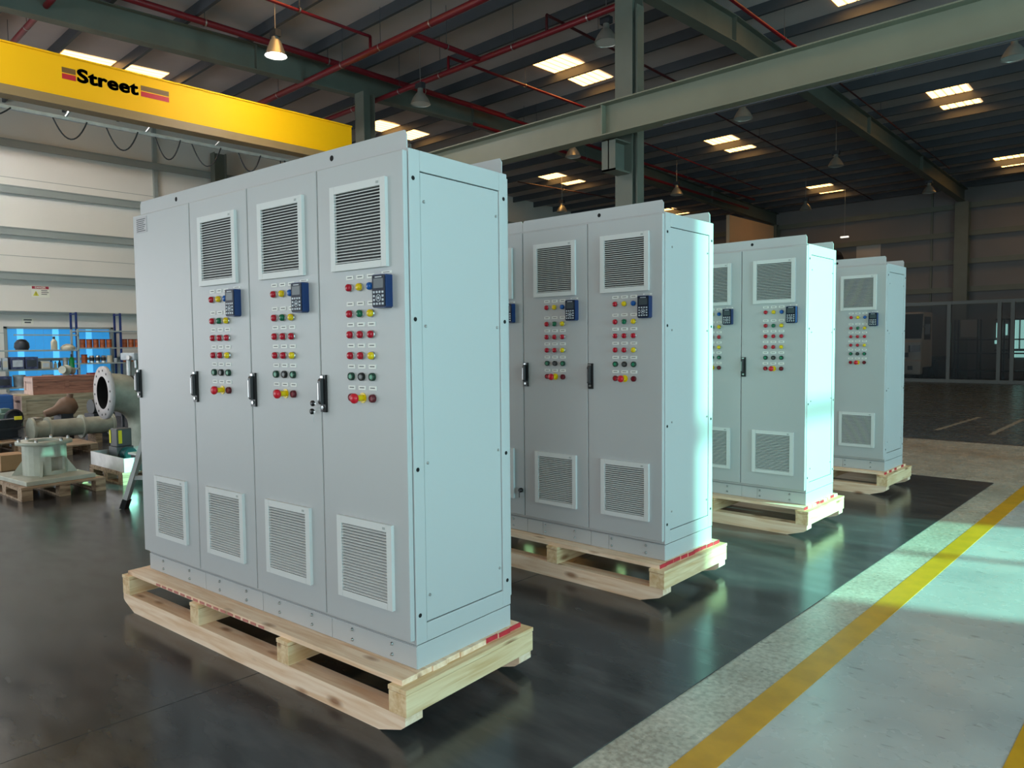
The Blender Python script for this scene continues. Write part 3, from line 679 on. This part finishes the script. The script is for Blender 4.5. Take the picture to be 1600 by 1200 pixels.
MB().lathe([(.15, .33), (.27, .33), (.27, .365), (.15, .365)], n=32, cap=(False, False)).lathe([(.15, .365), (.15, .33)], n=32, cap=(False, False)).build('top_flange', PALEG, t)
for i in range(6):
    a = i*math.pi/3+.2; MB().lathe([(.016, .36), (.016, .395), (0, .40)], (.235*math.cos(a), .235*math.sin(a), 0), n=8).build('stud', ZINC, t)
for i in range(4):
    a = i*math.pi/2+.9; M = Matrix.Rotation(a, 4, 'Z')
    o = MB(); o.add([M @ Vector(p) for p in ((.205, -.012, 0), (.31, -.012, 0), (.205, -.012, .16), (.205, .012, 0), (.31, .012, 0), (.205, .012, .16))], [(0, 1, 2), (3, 5, 4), (0, 3, 4, 1), (1, 4, 5, 2), (2, 5, 3, 0)]); o.build('rib', PALEG, t)
# cardboard box
MB().box(-.16, .16, -.13, .13, 0, .2).build('cardboard_box', mat('cardboard', srgb(176, 138, 98), .8, var=.1, scale=8), label='small brown cardboard box left of the pump stool', cat='box', loc=(-11.3, 2.42, .005), bevel=.003)

# steel tray + gear motor
t = thing('steel_tray', 'grey open steel tray on the pallet behind the pump stool', 'tray', (-9.42, 3.40, .147), .04)
MB().box(-.5, .5, -.42, .42, 0, .01).build('tray_floor', ALU, t)
for x0, x1, y0, y1 in ((-.5, .5, -.42, -.41), (-.5, .5, .41, .42), (-.5, -.49, -.41, .41), (.49, .5, -.41, .41)): MB().box(x0, x1, y0, y1, .01, .16).build('tray_side', ALU, t)
GM = mat('gearbox_grey', srgb(74, 78, 80), .5, .1, var=.15, scale=6); TEAL = mat('teal_motor', srgb(28, 92, 98), .45)
t = thing('gear_motor', 'dark grey gear motor with teal end cap standing in the tray', 'motor', (-9.72, 3.25, .157), .1)
MB().box(-.15, .15, -.12, .12, .0, .03).build('foot', GM, t)
MB().prism([(-.13, .03), (.13, .03), (.10, .20), (-.10, .20)], 1, -.10, .10).build('gearbox', GM, t)
MB().box(-.09, .09, -.09, .09, .20, .42).build('motor_body', GM, t, bevel=.01)
MB().box(-.095, -.06, -.096, -.09, .24, .40).box(.09, .096, -.07, -.03, .24, .4).build('warning_strip', mat('tag_yellow', srgb(226, 216, 20), .5), t, label='yellow strip')
b = MB(); b.cyl((.11, 0, .12), (.25, 0, .12), .07, n=18)
for i in range(5): b.cyl((.13+.025*i, 0, .12), (.14+.025*i, 0, .12), .078, n=18)
b.build('end_cap', TEAL, t)
t = thing('metal_block', 'grey steel channel block in the right end of the tray', 'block', (-9.08, 3.30, .157), .1)
MB().box(-.02, .24, -.16, .16, .0, .17).build('web', DARKS, t); MB().box(-.05, .28, -.18, .18, .17, .19).build('plate', ALU, t)

# large flanged pipe bend
t = thing('flanged_pipe_bend', 'large grey pipe bend with round bolted flange facing left', 'pipe', (-11.5, 3.62, .005), 0)
def bend(c0, R0, r, a0, a1, n=10):
    out = []
    for i in range(n+1):
        a = a0+(a1-a0)*i/n; out.append((Vector((0, c0[0]+R0*math.sin(a), c0[1]+R0*math.cos(a))), Vector((0, math.cos(a), -math.sin(a)))))
    return out
b = MB()
path = [(Vector((0, .03, .92)), Vector((0, 1, 0)))]+bend((.12, .42), .5, .27, 0, math.pi/2)+[(Vector((0, .62, .06)), Vector((0, 0, -1)))]
rings = []
for p, ax in path:
    a = Vector((1, 0, 0)); c = ax.cross(a).normalized(); rings.append([p+a*.275*math.cos(2*math.pi*i/28)+c*.275*math.sin(2*math.pi*i/28) for i in range(28)])
b.loft(rings, 0, (False, True)); b.build('bend', CASTG, t)
fl = MB().lathe([(.235, 0), (.38, 0), (.38, .05), (.275, .05)], (0, 0, .92), (0, 1, 0), 36, cap=(False, False)); fl.lathe([(.235, 0), (.235, .4)], (0, 0, .92), (0, 1, 0), 36, 1, (False, True))
fl.build('flange', [mat('flange_pale', srgb(206, 200, 200), .5, var=.12, scale=8), HOLE], t, label='pale round flange face with dark bore')
for i in range(14):
    a = 2*math.pi*i/14+.1; MB().lathe([(.017, -.001), (.017, .002)], (.32*math.cos(a), -.001, .92+.32*math.sin(a)), (0, 1, 0), 10).build('bolt_hole', HOLE, t)
MB().lathe([(.38, 0), (.38, .06)], (0, .62, 0), (0, 0, 1), 30).build('flange', CASTG, t)

# horizontal pipe assembly and valves
t = thing('pipe_spool', 'horizontal grey flanged pipe lying behind the pump stool', 'pipe', (-13.4, 3.6, .14), .1)
MB().cyl((0, -.42, .15), (0, .75, .15), .14, n=22).build('pipe', CASTG, t)
for y in (-.45, -.22, .28, .74): MB().cyl((0, y, .15), (0, y+.035, .15), .19, n=24).build('flange', CASTG, t)
for i in range(7): MB().cyl((.02*i-.06, -.45+.01*i, .33), (.02*i-.06, -.36+.01*i, .34), .012, n=8).build('stud', ZINC, t)
for y in (-.3, .5): MB().box(-.15, .15, y-.05, y+.05, -.135, .012).build('timber', OLDW, t)
BRNM = mat('brown_casting', srgb(120, 92, 74), .55, .1, var=.2, scale=8)
t = thing('cast_pump', 'brown cast pump resting on the pipework in front of the crates', 'pump', (-14.2, 3.85, .005), .2)
MB().lathe([(.06, -.3), (.07, -.25), (.08, -.12), (.16, .0), (.17, .1), (.10, .2)], (0, 0, .55), (.2, 1, .35), 18).build('casing', BRNM, t)
MB().cyl((0, .1, .55), (0, .12, .78), .05, n=14).build('nozzle', BRNM, t); MB().box(-.12, .12, -.1, .1, 0, .45).build('stand', DARKS, t)
t = thing('electric_motor', 'grey electric motor beside the brown cast pump', 'motor', (-14.5, 4.5, .005), .2)
MB().cyl((0, -.15, .52), (0, .2, .52), .13, n=20).build('motor_body', GM, t)
MB().box(-.16, .16, -.18, .2, 0, .4).build('stand', DARKS, t); MB().box(-.05, .05, -.05, .08, .64, .70).build('terminal_box', GM, t)
t = thing('machine_trolley', 'dark low machine trolley with hooped handle by the grey motor', 'frame', (-14.9, 5.15, .005), .2)
MB().box(-.25, .25, -.3, .3, .3, .42).build('deck', DARKS, t)
for x in (-.22, .18):
    for y in (-.27, .23): MB().box(x, x+.04, y, y+.04, 0, .3).build('leg', DARKS, t)
MB().tube([(0, -.2, .42), (0, -.2, .62), (0, -.16, .66), (0, .16, .66), (0, .2, .62), (0, .2, .42)], .018, 8).build('hoop', DARKS, t)
# cable coil at foot of the bend
MB().tube([(.22*math.cos(a*.4)*(1-.01*a), .22*math.sin(a*.4)*(1-.01*a), .02+.004*a) for a in range(48)], .018, 8).build('cable_coil', GM, label='grey cable coil on the floor by the pipe bend', cat='cable', loc=(-10.4, 4.1, .005))
# stacked dark beams
for i, (lx, y, z, lab) in enumerate(((2.6, 0, .147, 'lower dark steel beam of the stack at the left edge'), (2.4, .05, .305, 'upper dark steel beam of the stack at the left edge'))):
    t = thing('steel_beam', lab, 'beam', (-13.6, 2.35+y, z+.003), .25)
    MB().box(-.11, .11, -.7, .75, 0, .02).build('flange', DARKS, t); MB().box(-.11, .11, -.7, .75, .135, .155).build('flange', DARKS, t); MB().box(-.02, .02, -.7, .75, .02, .135).build('web', DARKS, t)
MB().box(-.012, .012, -.05, .05, 0, .055).build('yellow_tag', mat('tag_lemon', srgb(232, 222, 40), .5), label='yellow tag lying on the dark steel beams', cat='tag', loc=(-13.45, 3.02, .464))

# crates
CR1 = wood('crate_plywood', srgb(178, 166, 140), srgb(140, 126, 102), 1, False); CR2 = wood('crate_red_ply', srgb(168, 116, 96), srgb(124, 80, 66), 1, False)
CRE = wood('crate_end_pink', srgb(216, 190, 180), srgb(184, 156, 148), 2, False)
def crate(label, loc, lx, ly, lz, m, me):
    t = thing('wooden_crate', label, 'crate', loc, 0)
    MB().box(-lx/2+.02, lx/2-.02, -ly/2+.02, ly/2-.02, .0, lz-.02).build('panel', m, t)
    MB().box(-lx/2+.01, lx/2-.01, -ly/2+.008, -ly/2+.02, .02, lz-.03).build('end_panel', me, t)
    MB().box(-lx/2, lx/2, -ly/2, ly/2, lz-.02, lz).build('lid', m, t)
    for z in (.0, lz-.11):
        MB().box(lx/2-.02, lx/2+.005, -ly/2, ly/2, z, z+.09).build('batten', m, t)
        MB().box(-lx/2, lx/2, -ly/2-.012, -ly/2+.008, z, z+.09).build('batten', me, t)
    for y in (-ly/2, -.04, ly/2-.08): MB().box(lx/2-.02, lx/2+.004, y, y+.08, .09, lz-.11).build('batten', m, t)
    for x in (-lx/2, lx/2-.09): MB().box(x, x+.09, -ly/2-.012, -ly/2+.008, .09, lz-.11).build('batten', me, t)
    return t
crate('pale plywood crate, lower of the two stacked by the shelving', (-19.3, 5.15, .005), .8, 1.65, .535, CR1, CRE)
crate('reddish wooden crate stacked on the pale plywood crate', (-19.35, 5.25, .541), .7, 1.35, .40, CR2, CRE)
t = thing('pipe_elbow', 'small grey pipe elbow with dark bore on the reddish crate', 'pipe', (-19.1, 5.3, .943), 0)
b = MB(); b.lathe([(.085, 0), (.125, 0), (.125, .03), (.09, .03), (.09, .16)], (0, -.02, .127), (.65, -.75, .1), 20, 0, (False, True)); b.lathe([(.085, .002), (.085, -.0)], (0, -.02, .127), (.65, -.75, .1), 20, 1)
b.lathe([(.085, .031), (.01, .031)], (.0, -.02, .127), (.65, -.75, .1), 20, 1, (False, True)); b.build('flange', [CASTG, HOLE], t)
MB().tube([(0, -.02, .127), (-.08, .06, .12), (-.14, .14, .10)], .085, 14).build('elbow', CASTG, t)
# blue cabinet + green wheel machine
t = thing('tool_cabinet', 'blue steel tool cabinet at the left edge under the shelving', 'cabinet', (-19.2, 3.72, .005), 0)
BLUC = mat('cabinet_blue', srgb(24, 78, 150), .4)
MB().box(-.3, .3, -.45, .45, 0, .56).build('body', BLUC, t, bevel=.006)
for z in (.08, .25, .41):
    d = MB().box(.3, .315, -.42, .42, z, z+.135).build('drawer', BLUC, t); MB().box(.315, .33, -.15, .15, z+.1, z+.115).build('handle', ALU, d)
t = thing('reel_machine', 'green-grey gearbox with round wheel in front of the blue cabinet', 'machine', (-17.6, 3.72, .005), .3)
GG = mat('machine_green', srgb(120, 146, 136), .5, var=.2, scale=6)
MB().box(-.2, .2, -.25, .25, 0, .28).build('body', GG, t, bevel=.02); MB().box(-.1, .1, -.12, .06, .28, .37).build('cap', GG, t, bevel=.01)
MB().lathe([(.14, 0), (.18, .0), (.18, .05), (.14, .05)], (.2, .05, .18), (1, 0, 0), 20, cap=(False, False)).lathe([(.14, .01), (.02, .02)], (.2, .05, .18), (1, 0, 0), 20, cap=(False, True)).build('wheel', DARKS, t)

# shelving A (grey) and its load
SHG = mat('shelf_grey', srgb(170, 180, 180), .5, var=.08, scale=3)
t = thing('shelving_unit', 'grey open shelving unit on the left wall full of cartons', 'shelf', (-20.8, 4.6, .005), 0)
for z in (.66, 1.08, 1.54): MB().box(-.28, .28, -1.6, 1.38, z-.04, z).build('shelf', SHG, t, bevel=.003)
MB().box(.24, .28, -.0, 1.38, 1.88, 1.91).build('top_rail', SHG, t)
for y in (-1.6, 1.34):
    for x in (-.28, .24): MB().box(x, x+.04, y, y+.04, 0, 2.05).build('post', SHG, t)
def on_shelf(name, label, cat, y, z, mb, mats, x=-20.66, group=None, bevel=0):
    return mb.build(name, mats, label=label, cat=cat, loc=(x, y, z+.006), group=group, bevel=bevel)
bx_ = lambda w_, d_, h_: MB().box(-d_/2, d_/2, -w_/2, w_/2, 0, h_)
C_NAVY = mat('carton_navy', srgb(30, 40, 82), .5, var=.4, scale=9, col2=srgb(90, 96, 130)); C_WHT = mat('carton_pale', srgb(196, 206, 214), .55, var=.2, scale=10)
C_CRM = mat('carton_cream', srgb(206, 198, 176), .6)
on_shelf('bag', 'crumpled dark grey bag on the top grey shelf', 'bag', 4.78, 1.54, MB().lathe([(.13, 0), (.16, .06), (.15, .16), (.09, .24), (.02, .26)], n=10), DARKS)
def bottle(r, h, c, cap):
    return MB().lathe([(r, 0), (r, h*.6), (r*.5, h*.78), (r*.35, h*.8)], n=14, mi=0).lathe([(r*.4, h*.8), (r*.4, h)], n=10, mi=1), [c, cap]
mb, ms = bottle(.07, .32, C_CRM, BLACK); on_shelf('spray_bottle', 'cream spray bottle with dark nozzle on the top grey shelf', 'bottle', 5.46, 1.54, mb, ms)
on_shelf('rag', 'pale rag heaped at the right end of the top grey shelf', 'rag', 5.76, 1.54, MB().lathe([(.15, 0), (.17, .05), (.11, .11), (.03, .14)], n=9), C_CRM)
def carton(label, y, z, w_, h_, c1, c2, d_=.4):
    t = thing('carton', label, 'box', (-20.68, y, z+.006), 0, 'cartons on the grey shelving')
    MB().box(-d_/2, d_/2, -w_/2, w_/2, 0, h_).build('box', c1, t, bevel=.004); MB().box(d_/2, d_/2+.003, -w_*.38, w_*.38, h_*.2, h_*.75).build('print_panel', c2, t)
carton('pale narrow carton at the left end of the middle grey shelf', 4.26, 1.08, .11, .27, C_WHT, C_NAVY)
carton('pale narrow carton next to the white and navy one', 4.39, 1.08, .11, .27, C_WHT, C_CRM)
carton('white and navy carton with dark rim on the middle grey shelf', 4.64, 1.08, .27, .29, C_NAVY, C_WHT)
carton('dark navy carton right of the white and navy one', 4.93, 1.08, .26, .29, C_NAVY, DARKS)
carton('low cream carton on the middle grey shelf', 5.22, 1.08, .18, .18, C_CRM, C_WHT)
for i, (y, h, c, lab) in enumerate(((5.38, .2, C_WHT, 'small pale bottle right of the cream carton'), (5.47, .17, C_CRM, 'small cream jar beside the pale bottle'), (5.56, .2, DARKS, 'small dark bottle before the grey canister'))):
    mb, ms = bottle(.035, h, c, BLACK); on_shelf('bottle', lab, 'bottle', y, 1.08, mb, ms)
on_shelf('canister', 'grey cylindrical canister left of the green bottle', 'canister', 5.69, 1.08, MB().lathe([(.055, 0), (.055, .24), (.04, .26)], n=16), ALU)
mb, ms = bottle(.06, .34, mat('bottle_green', srgb(16, 150, 70), .25), BLACK); on_shelf('bottle', 'green bottle at the right end of the middle grey shelf', 'bottle', 5.83, 1.08, mb, ms)
def tub(name, label, y, z, r, h, c, rim):
    t = thing(name, label, 'tub', (-20.68, y, z+.006), 0); MB().lathe([(r*.92, 0), (r, h)], n=20).build('body', c, t); MB().lathe([(r*1.05, h-.03), (r*1.05, h+.01)], n=20).build('rim', rim, t)
tub('paint_drum', 'large pale drum on the lowest grey shelf', 4.70, .66, .125, .27, C_WHT, SHG)
tub('bucket', 'white bucket on the lowest grey shelf behind the reddish crate', 5.30, .66, .12, .26, C_CRM, C_WHT)
carton('dark navy crate-like carton at the left of the lowest grey shelf', 4.36, .66, .30, .26, C_NAVY, DARKS)
carton('dark carton between the drum and the white bucket', 5.0, .66, .26, .24, DARKS, C_NAVY)

# blue racking B with cans
BLUR = mat('rack_blue', srgb(24, 44, 110), .45)
t = thing('shelving_unit', 'tall dark blue racking right of the grey shelving', 'shelf', (-22.9, 7.5, .005), 0)
for y in (-.98, .15, 1.2):
    for x in (-.25, .21): MB().box(x, x+.05, y, y+.05, 0, 2.56).build('post', BLUR, t)
    for z in (.4, 2.0, 2.5): MB().box(-.25, .25, y+.01, y+.03, z, z+.03).build('brace', BLUR, t)
for z in (.7, 1.16, 1.585, 2.06): MB().box(-.26, .27, -.98, 1.25, z-.035, z).build('shelf', SHG, t)
ORG = mat('can_orange', srgb(190, 92, 34), .4, var=.45, scale=14); LIDM = mat('can_lid', srgb(120, 40, 30), .4)
can = MB().lathe([(.075, 0), (.075, .21)], n=18, mi=0).lathe([(.079, .21), (.079, .235)], n=18, mi=1)
canme = can.mesh('paint_can', [ORG, LIDM])
for i, y in enumerate((6.71, 6.88, 7.05, 7.22, 7.39, 7.80, 7.98, 8.15)):
    lab = ['first orange can from the left on the upper blue rack shelf', 'second orange can from the left on the upper blue rack shelf', 'middle orange can in the row of five on the blue rack', 'fourth orange can in the row of five on the blue rack', 'fifth orange can, just left of the blue post', 'orange can just right of the blue post', 'second orange can right of the blue post', 'orange can at the right edge by the nearest cabinet'][i]
    put('paint_can', canme, None, (-22.76, y, 1.591), lab, 'can', 'orange paint cans on the blue racking')
put('paint_can', canme, None, (-22.76, 6.74, 1.166), 'brown-orange can at the left of the lower blue rack shelf', 'can', 'orange paint cans on the blue racking')
tin = MB().lathe([(.06, 0), (.06, .19), (.05, .2)], n=16, mi=0).lathe([(.061, .05), (.061, .15)], n=16, mi=1, cap=(False, False)); tinme = tin.mesh('tin', [CHROME, DARKS])
for y, lab in ((6.93, 'silver tin next to the brown-orange can'), (7.08, 'middle one of the three silver tins'), (7.23, 'silver tin left of the pale jar')):
    put('tin', tinme, None, (-22.76, y, 1.166), lab, 'tin', 'silver tins on the blue racking')
MB().lathe([(.075, 0), (.075, .2)], n=16).build('jar', C_CRM, label='pale jar on the lower blue rack shelf', cat='jar', loc=(-22.76, 7.39, 1.166))
MB().lathe([(.05, 0), (.055, .1)], n=16, mi=0).lathe([(.058, .1), (.058, .12)], n=16, mi=0).build('small_tub', C_WHT, label='small white tub left of the blue post on the lower shelf', cat='tub', loc=(-22.76, 7.55, 1.166))
MB().box(-.12, .12, -.13, .13, 0, .19).build('box', mat('box_brown', srgb(140, 78, 46), .6), label='brown box right of the blue post on the lower shelf', cat='box', loc=(-22.76, 7.85, 1.166), bevel=.004)
MB().box(-.15, .15, -.2, .2, 0, .18).build('red_box', mat('box_red', srgb(150, 60, 56), .6), label='red box on the bottom blue rack shelf', cat='box', loc=(-22.7, 7.0, .706), bevel=.004)

# blue-lit translucent strip window behind the racks
t = setp(bpy.data.objects.new('window_30', None), kind='structure'); COL.objects.link(t); t.location = (XL+.03, 6.4, 0)
BG1 = mat('blue_strip', srgb(40, 130, 210), .3, emit=(.03, .24, .50, 1), estr=.7); BG2 = mat('blue_strip_bright', srgb(70, 180, 240), .3, emit=(.10, .45, .78, 1), estr=.95)
y = -1.25; i = 0
while y < 1.3:
    w_ = (.22, .16, .27, .2)[i % 4]; MB().box(0, .012, y, min(y+w_-.004, 1.32), .45, 2.12).build('pane', BG2 if i % 4 == 1 else BG1, t); y += w_; i += 1
MB().box(0, .05, -1.33, -1.26, .4, 2.18).box(0, .05, 1.33, 1.40, .4, 2.18).box(0, .05, -1.33, 1.40, 2.125, 2.18).build('frame', GIRT, t)

# signs on the left wall
def text_mesh(s, size):
    cu = bpy.data.curves.new('t', 'FONT'); cu.body = s; cu.size = size; cu.extrude = .001; cu.align_x = 'CENTER'; cu.align_y = 'CENTER'; cu.offset = size*.02
    o = bpy.data.objects.new('t', cu); COL.objects.link(o); bpy.context.view_layer.update()
    me = bpy.data.meshes.new_from_object(o.evaluated_get(bpy.context.evaluated_depsgraph_get())); bpy.data.objects.remove(o)
    for q in me.vertices: x, y, z = q.co; q.co = (z, x, y)
    me.materials.clear(); return me
SIGNW = mat('sign_white', srgb(226, 226, 214), .5); SIGNR = mat('sign_red', srgb(150, 24, 52), .5)
t = thing('danger_sign', 'white warning sign with dark red header and yellow triangle on left wall', 'sign', (XL+.01, 5.98, 3.16), 0)
MB().box(0, .008, -.22, .22, -.16, .16).build('board', SIGNW, t); MB().box(.008, .011, -.205, .205, .07, .145).build('header', SIGNR, t)
me = text_mesh('DANGER', .065); me.materials.append(SIGNW); put('lettering', me, t, (.012, 0, .107))
MB().prism([(-.18, -.12), (-.04, -.12), (-.11, .02)], 0, .008, .011).build('triangle', mat('sign_yellow', srgb(206, 200, 60), .5), t)
MB().box(.011, .013, -.116, -.104, -.09, -.02).box(.011, .013, -.116, -.104, -.11, -.098).build('mark', BLACK, t)
for z, a in ((.03, .17), (-.02, .20), (-.07, .16)): MB().box(.008, .010, .02, a, z-.012, z+.010).build('print_line', TXT, t)
t = thing('wall_notice', 'small white notice above the blue strip window', 'sign', (XL+.01, 5.64, 2.33), 0)
MB().box(0, .008, -.14, .14, -.09, .09).build('board', SIGNW, t); MB().box(.008, .010, -.09, .10, .02, .055).build('print_line', TXT, t); MB().box(.008, .010, -.07, .08, -.05, -.01).build('print_line', TXT, t)

# drill press by the racking
t = thing('drill_press', 'grey bench drill with white head, half hidden by the nearest cabinet', 'machine', (-18.3, 6.35, .005), .4)
MB().box(-.25, .25, -.2, .2, 0, .8).build('bench', DARKS, t); MB().cyl((0, 0, .8), (0, 0, 1.38), .055, n=16).build('column', ALU, t)
MB().box(-.12, .3, -.12, .12, 1.28, 1.45).build('head', C_WHT, t, bevel=.02); MB().cyl((.22, 0, 1.28), (.22, 0, 1.1), .035, n=12).build('chuck', ZINC, t)
MB().cyl((.2, -.14, 1.34), (.2, -.2, 1.34), .05, n=12).build('hub', ALU, t)
# step ladder whose leg shows left of the nearest cabinet
t = thing('trestle_stand', 'aluminium A-frame trestle with black foot, half hidden left of the nearest cabinet', 'trestle', (-7.6, 2.56, .005), 0)
for b0, lean in (((0, 0), 1), ((.84, .80), -1)):
    MB().bar((b0[0], b0[1], .05), (b0[0]+lean*.40, b0[1]+lean*.38, 1.72), .04, .075, up=(.7, -.72, 0)).build('rail', ALU, t)
    MB().bar((b0[0]-lean*.012, b0[1]-lean*.012, .0), (b0[0]+lean*.012, b0[1]+lean*.012, .09), .05, .09, up=(.7, -.72, 0)).build('rubber_foot', BLACK, t)
MB().bar((.06, .057, .30), (.78, .743, .30), .03, .04).build('brace', ALU, t)
MB().box(.30, .54, .27, .53, 1.70, 1.74).build('top_cap', ALU, t)

# ------------------------------------------------------------------ far right: clear-curtain booth, truck, added glowing panes
t = thing('curtain_booth', 'steel framed booth with clear curtain panels against the far wall', 'booth', (-7.6, 31.0, 0), 0)
BF = mat('booth_frame', srgb(92, 98, 98), .45, .3)
PVC = mat('clear_curtain', (.006, .022, .03, 1), .25, alpha=.36, spec=.2)
for x in (-4.4, -2.75, -1.1, .58, 2.16, 2.56, 4.2, 5.9):
    MB().box(x-.06, x+.06, -.06, .06, 0, 3.0).build('post', BF, t)
for z in (0.06, 2.94): MB().box(-4.4, 5.9, -.05, .05, z-.06, z+.06).build('rail', BF, t)
for x0, x1 in ((-4.3, -2.85), (-2.65, -1.2), (-1.0, .5), (.66, 2.08), (2.24, 2.48), (2.64, 4.1), (4.3, 5.8)):
    MB().box(x0, x1, -.006, .006, .13, 2.87).build('curtain_panel', PVC, t)
# truck behind the curtain, nose towards the hall
t = thing('truck', 'white light truck parked behind the clear curtain at far right', 'truck', (-9.05, 31.5, 0), 0)
TW = mat('truck_white', srgb(226, 218, 208), .35); TG = mat('truck_glass', (.01, .015, .02, 1), .4, spec=.2)
b = MB(); b.prism([(.15, .50), (.15, 1.50), (.22, 1.60), (.45, 2.68), (1.7, 2.68), (1.7, .5)], 0, -.95, .95); b.build('cab', TW, t, bevel=.05)
MB().prism([(.225, 1.64), (.43, 2.60), (.42, 2.605), (.208, 1.645)], 0, -.93, .93).build('windscreen', TG, t)
MB().box(.951, .956, .5, 1.4, 1.6, 2.5).build('side_window', TG, t)
MB().box(-.97, .97, .02, .35, .24, .82).build('bumper', TW, t, bevel=.06)
MB().box(-.5, .5, .10, .16, .92, 1.1).build('grille', BLACK, t)
for s in (-1, 1):
    MB().box(s*.72-.2, s*.72+.2, .09, .17, 1.12, 1.38).build('headlamp', [mat('headlamp_glass', srgb(24, 28, 30), .1)], t)
    MB().box(s*.6-.09, s*.6+.09, .01, .05, .42, .58).build('fog_lamp', BLACK, t)
    MB().cyl((s*.7-.1, .75, .38), (s*.7+.1, .75, .38), .38, n=24).build('wheel', BLACK, t)
    MB().cyl((s*.7-.1, 3.0, .38), (s*.7+.1, 3.0, .38), .38, n=24).build('wheel', BLACK, t)
    MB().box(s*1.12-.09, s*1.12+.09, .3, .36, 1.8, 2.2).build('mirror', BLACK, t); MB().bar((s*.95, .33, 2.1), (s*1.1, .33, 2.1), .03, .03).build('mirror_arm', BLACK, t)
MB().box(-.95, .95, 1.75, 4.0, .75, .9).build('load_bed', DARKS, t)
# emissive panes put in for the outdoor reflections on the curtain
t = setp(bpy.data.objects.new('window_31', None), kind='structure'); COL.objects.link(t); t.location = (-6.3, YF-.05, 0)
WG = mat('reflection_glow', srgb(170, 220, 215), .3, emit=(.45, .95, .88, 1), estr=.9)
for x0, x1, z0, z1 in ((-.05, .1, 1.65, 2.25), (.2, .34, 1.75, 2.2), (.55, .72, 1.2, 2.35), (.78, .95, 1.2, 2.35), (.55, .95, .85, 1.1), (-.1, -.02, 1.4, 1.6)):
    MB().box(x0, x1, -.01, .01, z0, z1).build('pane', WG, t)
MB().box(-.1, 1.05, -.03, .0, 2.36, 2.42).box(-.1, 1.05, -.03, 0, 1.12, 1.17).box(.98, 1.05, -.03, 0, .8, 2.42).box(.38, .5, -.03, 0, .8, 2.42).build('frame', DARKS, t)
MB().box(-.28, .28, -.02, .02, -.35, .35).build('notice_board', mat('board_grey', srgb(150, 150, 146), .6), label='plain grey board on the far wall behind the curtain', cat='board', loc=(-7.04, 34.2, 2.03))
# storage rack inside the booth
t = thing('storage_rack', 'dark open storage rack inside the clear booth', 'rack', (-6.35, 34.6, 0), 0)
for x in (-1.2, -.4, .4, 1.2):
    for y in (-.3, .3): MB().box(x-.03, x+.03, y-.03, y+.03, 0, 2.4).build('post', DARKS, t)
for z in (.3, 1.0, 1.55): MB().box(-1.25, 1.25, -.35, .35, z, z+.05).build('shelf', DARKS, t)
# tube light and wrapped bundles seen above the cabinets
t = thing('strip_light', 'small bright strip light hanging before the far wall', 'lamp', (-11.5, 33.0, 6.0), 0)
MB().box(-.16, .16, -.05, .05, 0, .06).build('tube', mat('strip_lit', (1, 1, 1, 1), .5, emit=(1, .95, .8, 1), estr=1.0), t); MB().cyl((0, 0, .06), (0, 0, zroof(33)-6.0), .008, n=6).build('stem', ZINC, t)
TARP = mat('dark_tarpaulin', srgb(44, 40, 40), .7, var=.3, scale=2)
for i, (x, y, w_, h_, lab) in enumerate(((-14.4, 28.0, 1.15, 5.56, 'tall dark wrapped stack showing over the third cabinet, left'), (-13.1, 28.0, 1.15, 5.50, 'tall dark wrapped stack showing over the third cabinet, right'), (-12.2, 33.2, .9, 5.55, 'narrow dark wrapped stack showing over the farthest cabinet'))):
    b = MB(); ring = lambda s_, z: [Vector((w_*s_*sx*.5+random.uniform(-.05, .05), .6*s_*sy+random.uniform(-.05, .05), z+random.uniform(-.05, .05)*(z > 0))) for sx, sy in ((-1, -1), (-.3, -1.05), (.3, -1.05), (1, -1), (1.05, 0), (1, 1), (0, 1.05), (-1, 1), (-1.05, 0))]
    b.loft([ring(1, 0), ring(1.03, h_*.5), ring(1, h_-.25), ring(.8, h_-.05), ring(.3, h_+.02)], 0, smooth=False)
    b.build('wrapped_stack', TARP, label=lab, cat='stack', loc=(x, y, 0))

MB().box(-.52, .52, -.03, 0, -.4, .4).build('wall_panel', mat('pale_panel', srgb(186, 176, 168), .6), label='pale square panel high on the far wall over the farthest cabinet', cat='panel', loc=(-11.36, YF-.001, 5.71))

SC.cycles.max_bounces = 8; SC.cycles.diffuse_bounces = 5; SC.cycles.glossy_bounces = 4; SC.cycles.transmission_bounces = 6
SC.cycles.caustics_reflective = False; SC.cycles.caustics_refractive = False; SC.cycles.sample_clamp_indirect = 6
SC.cycles.use_denoising = True
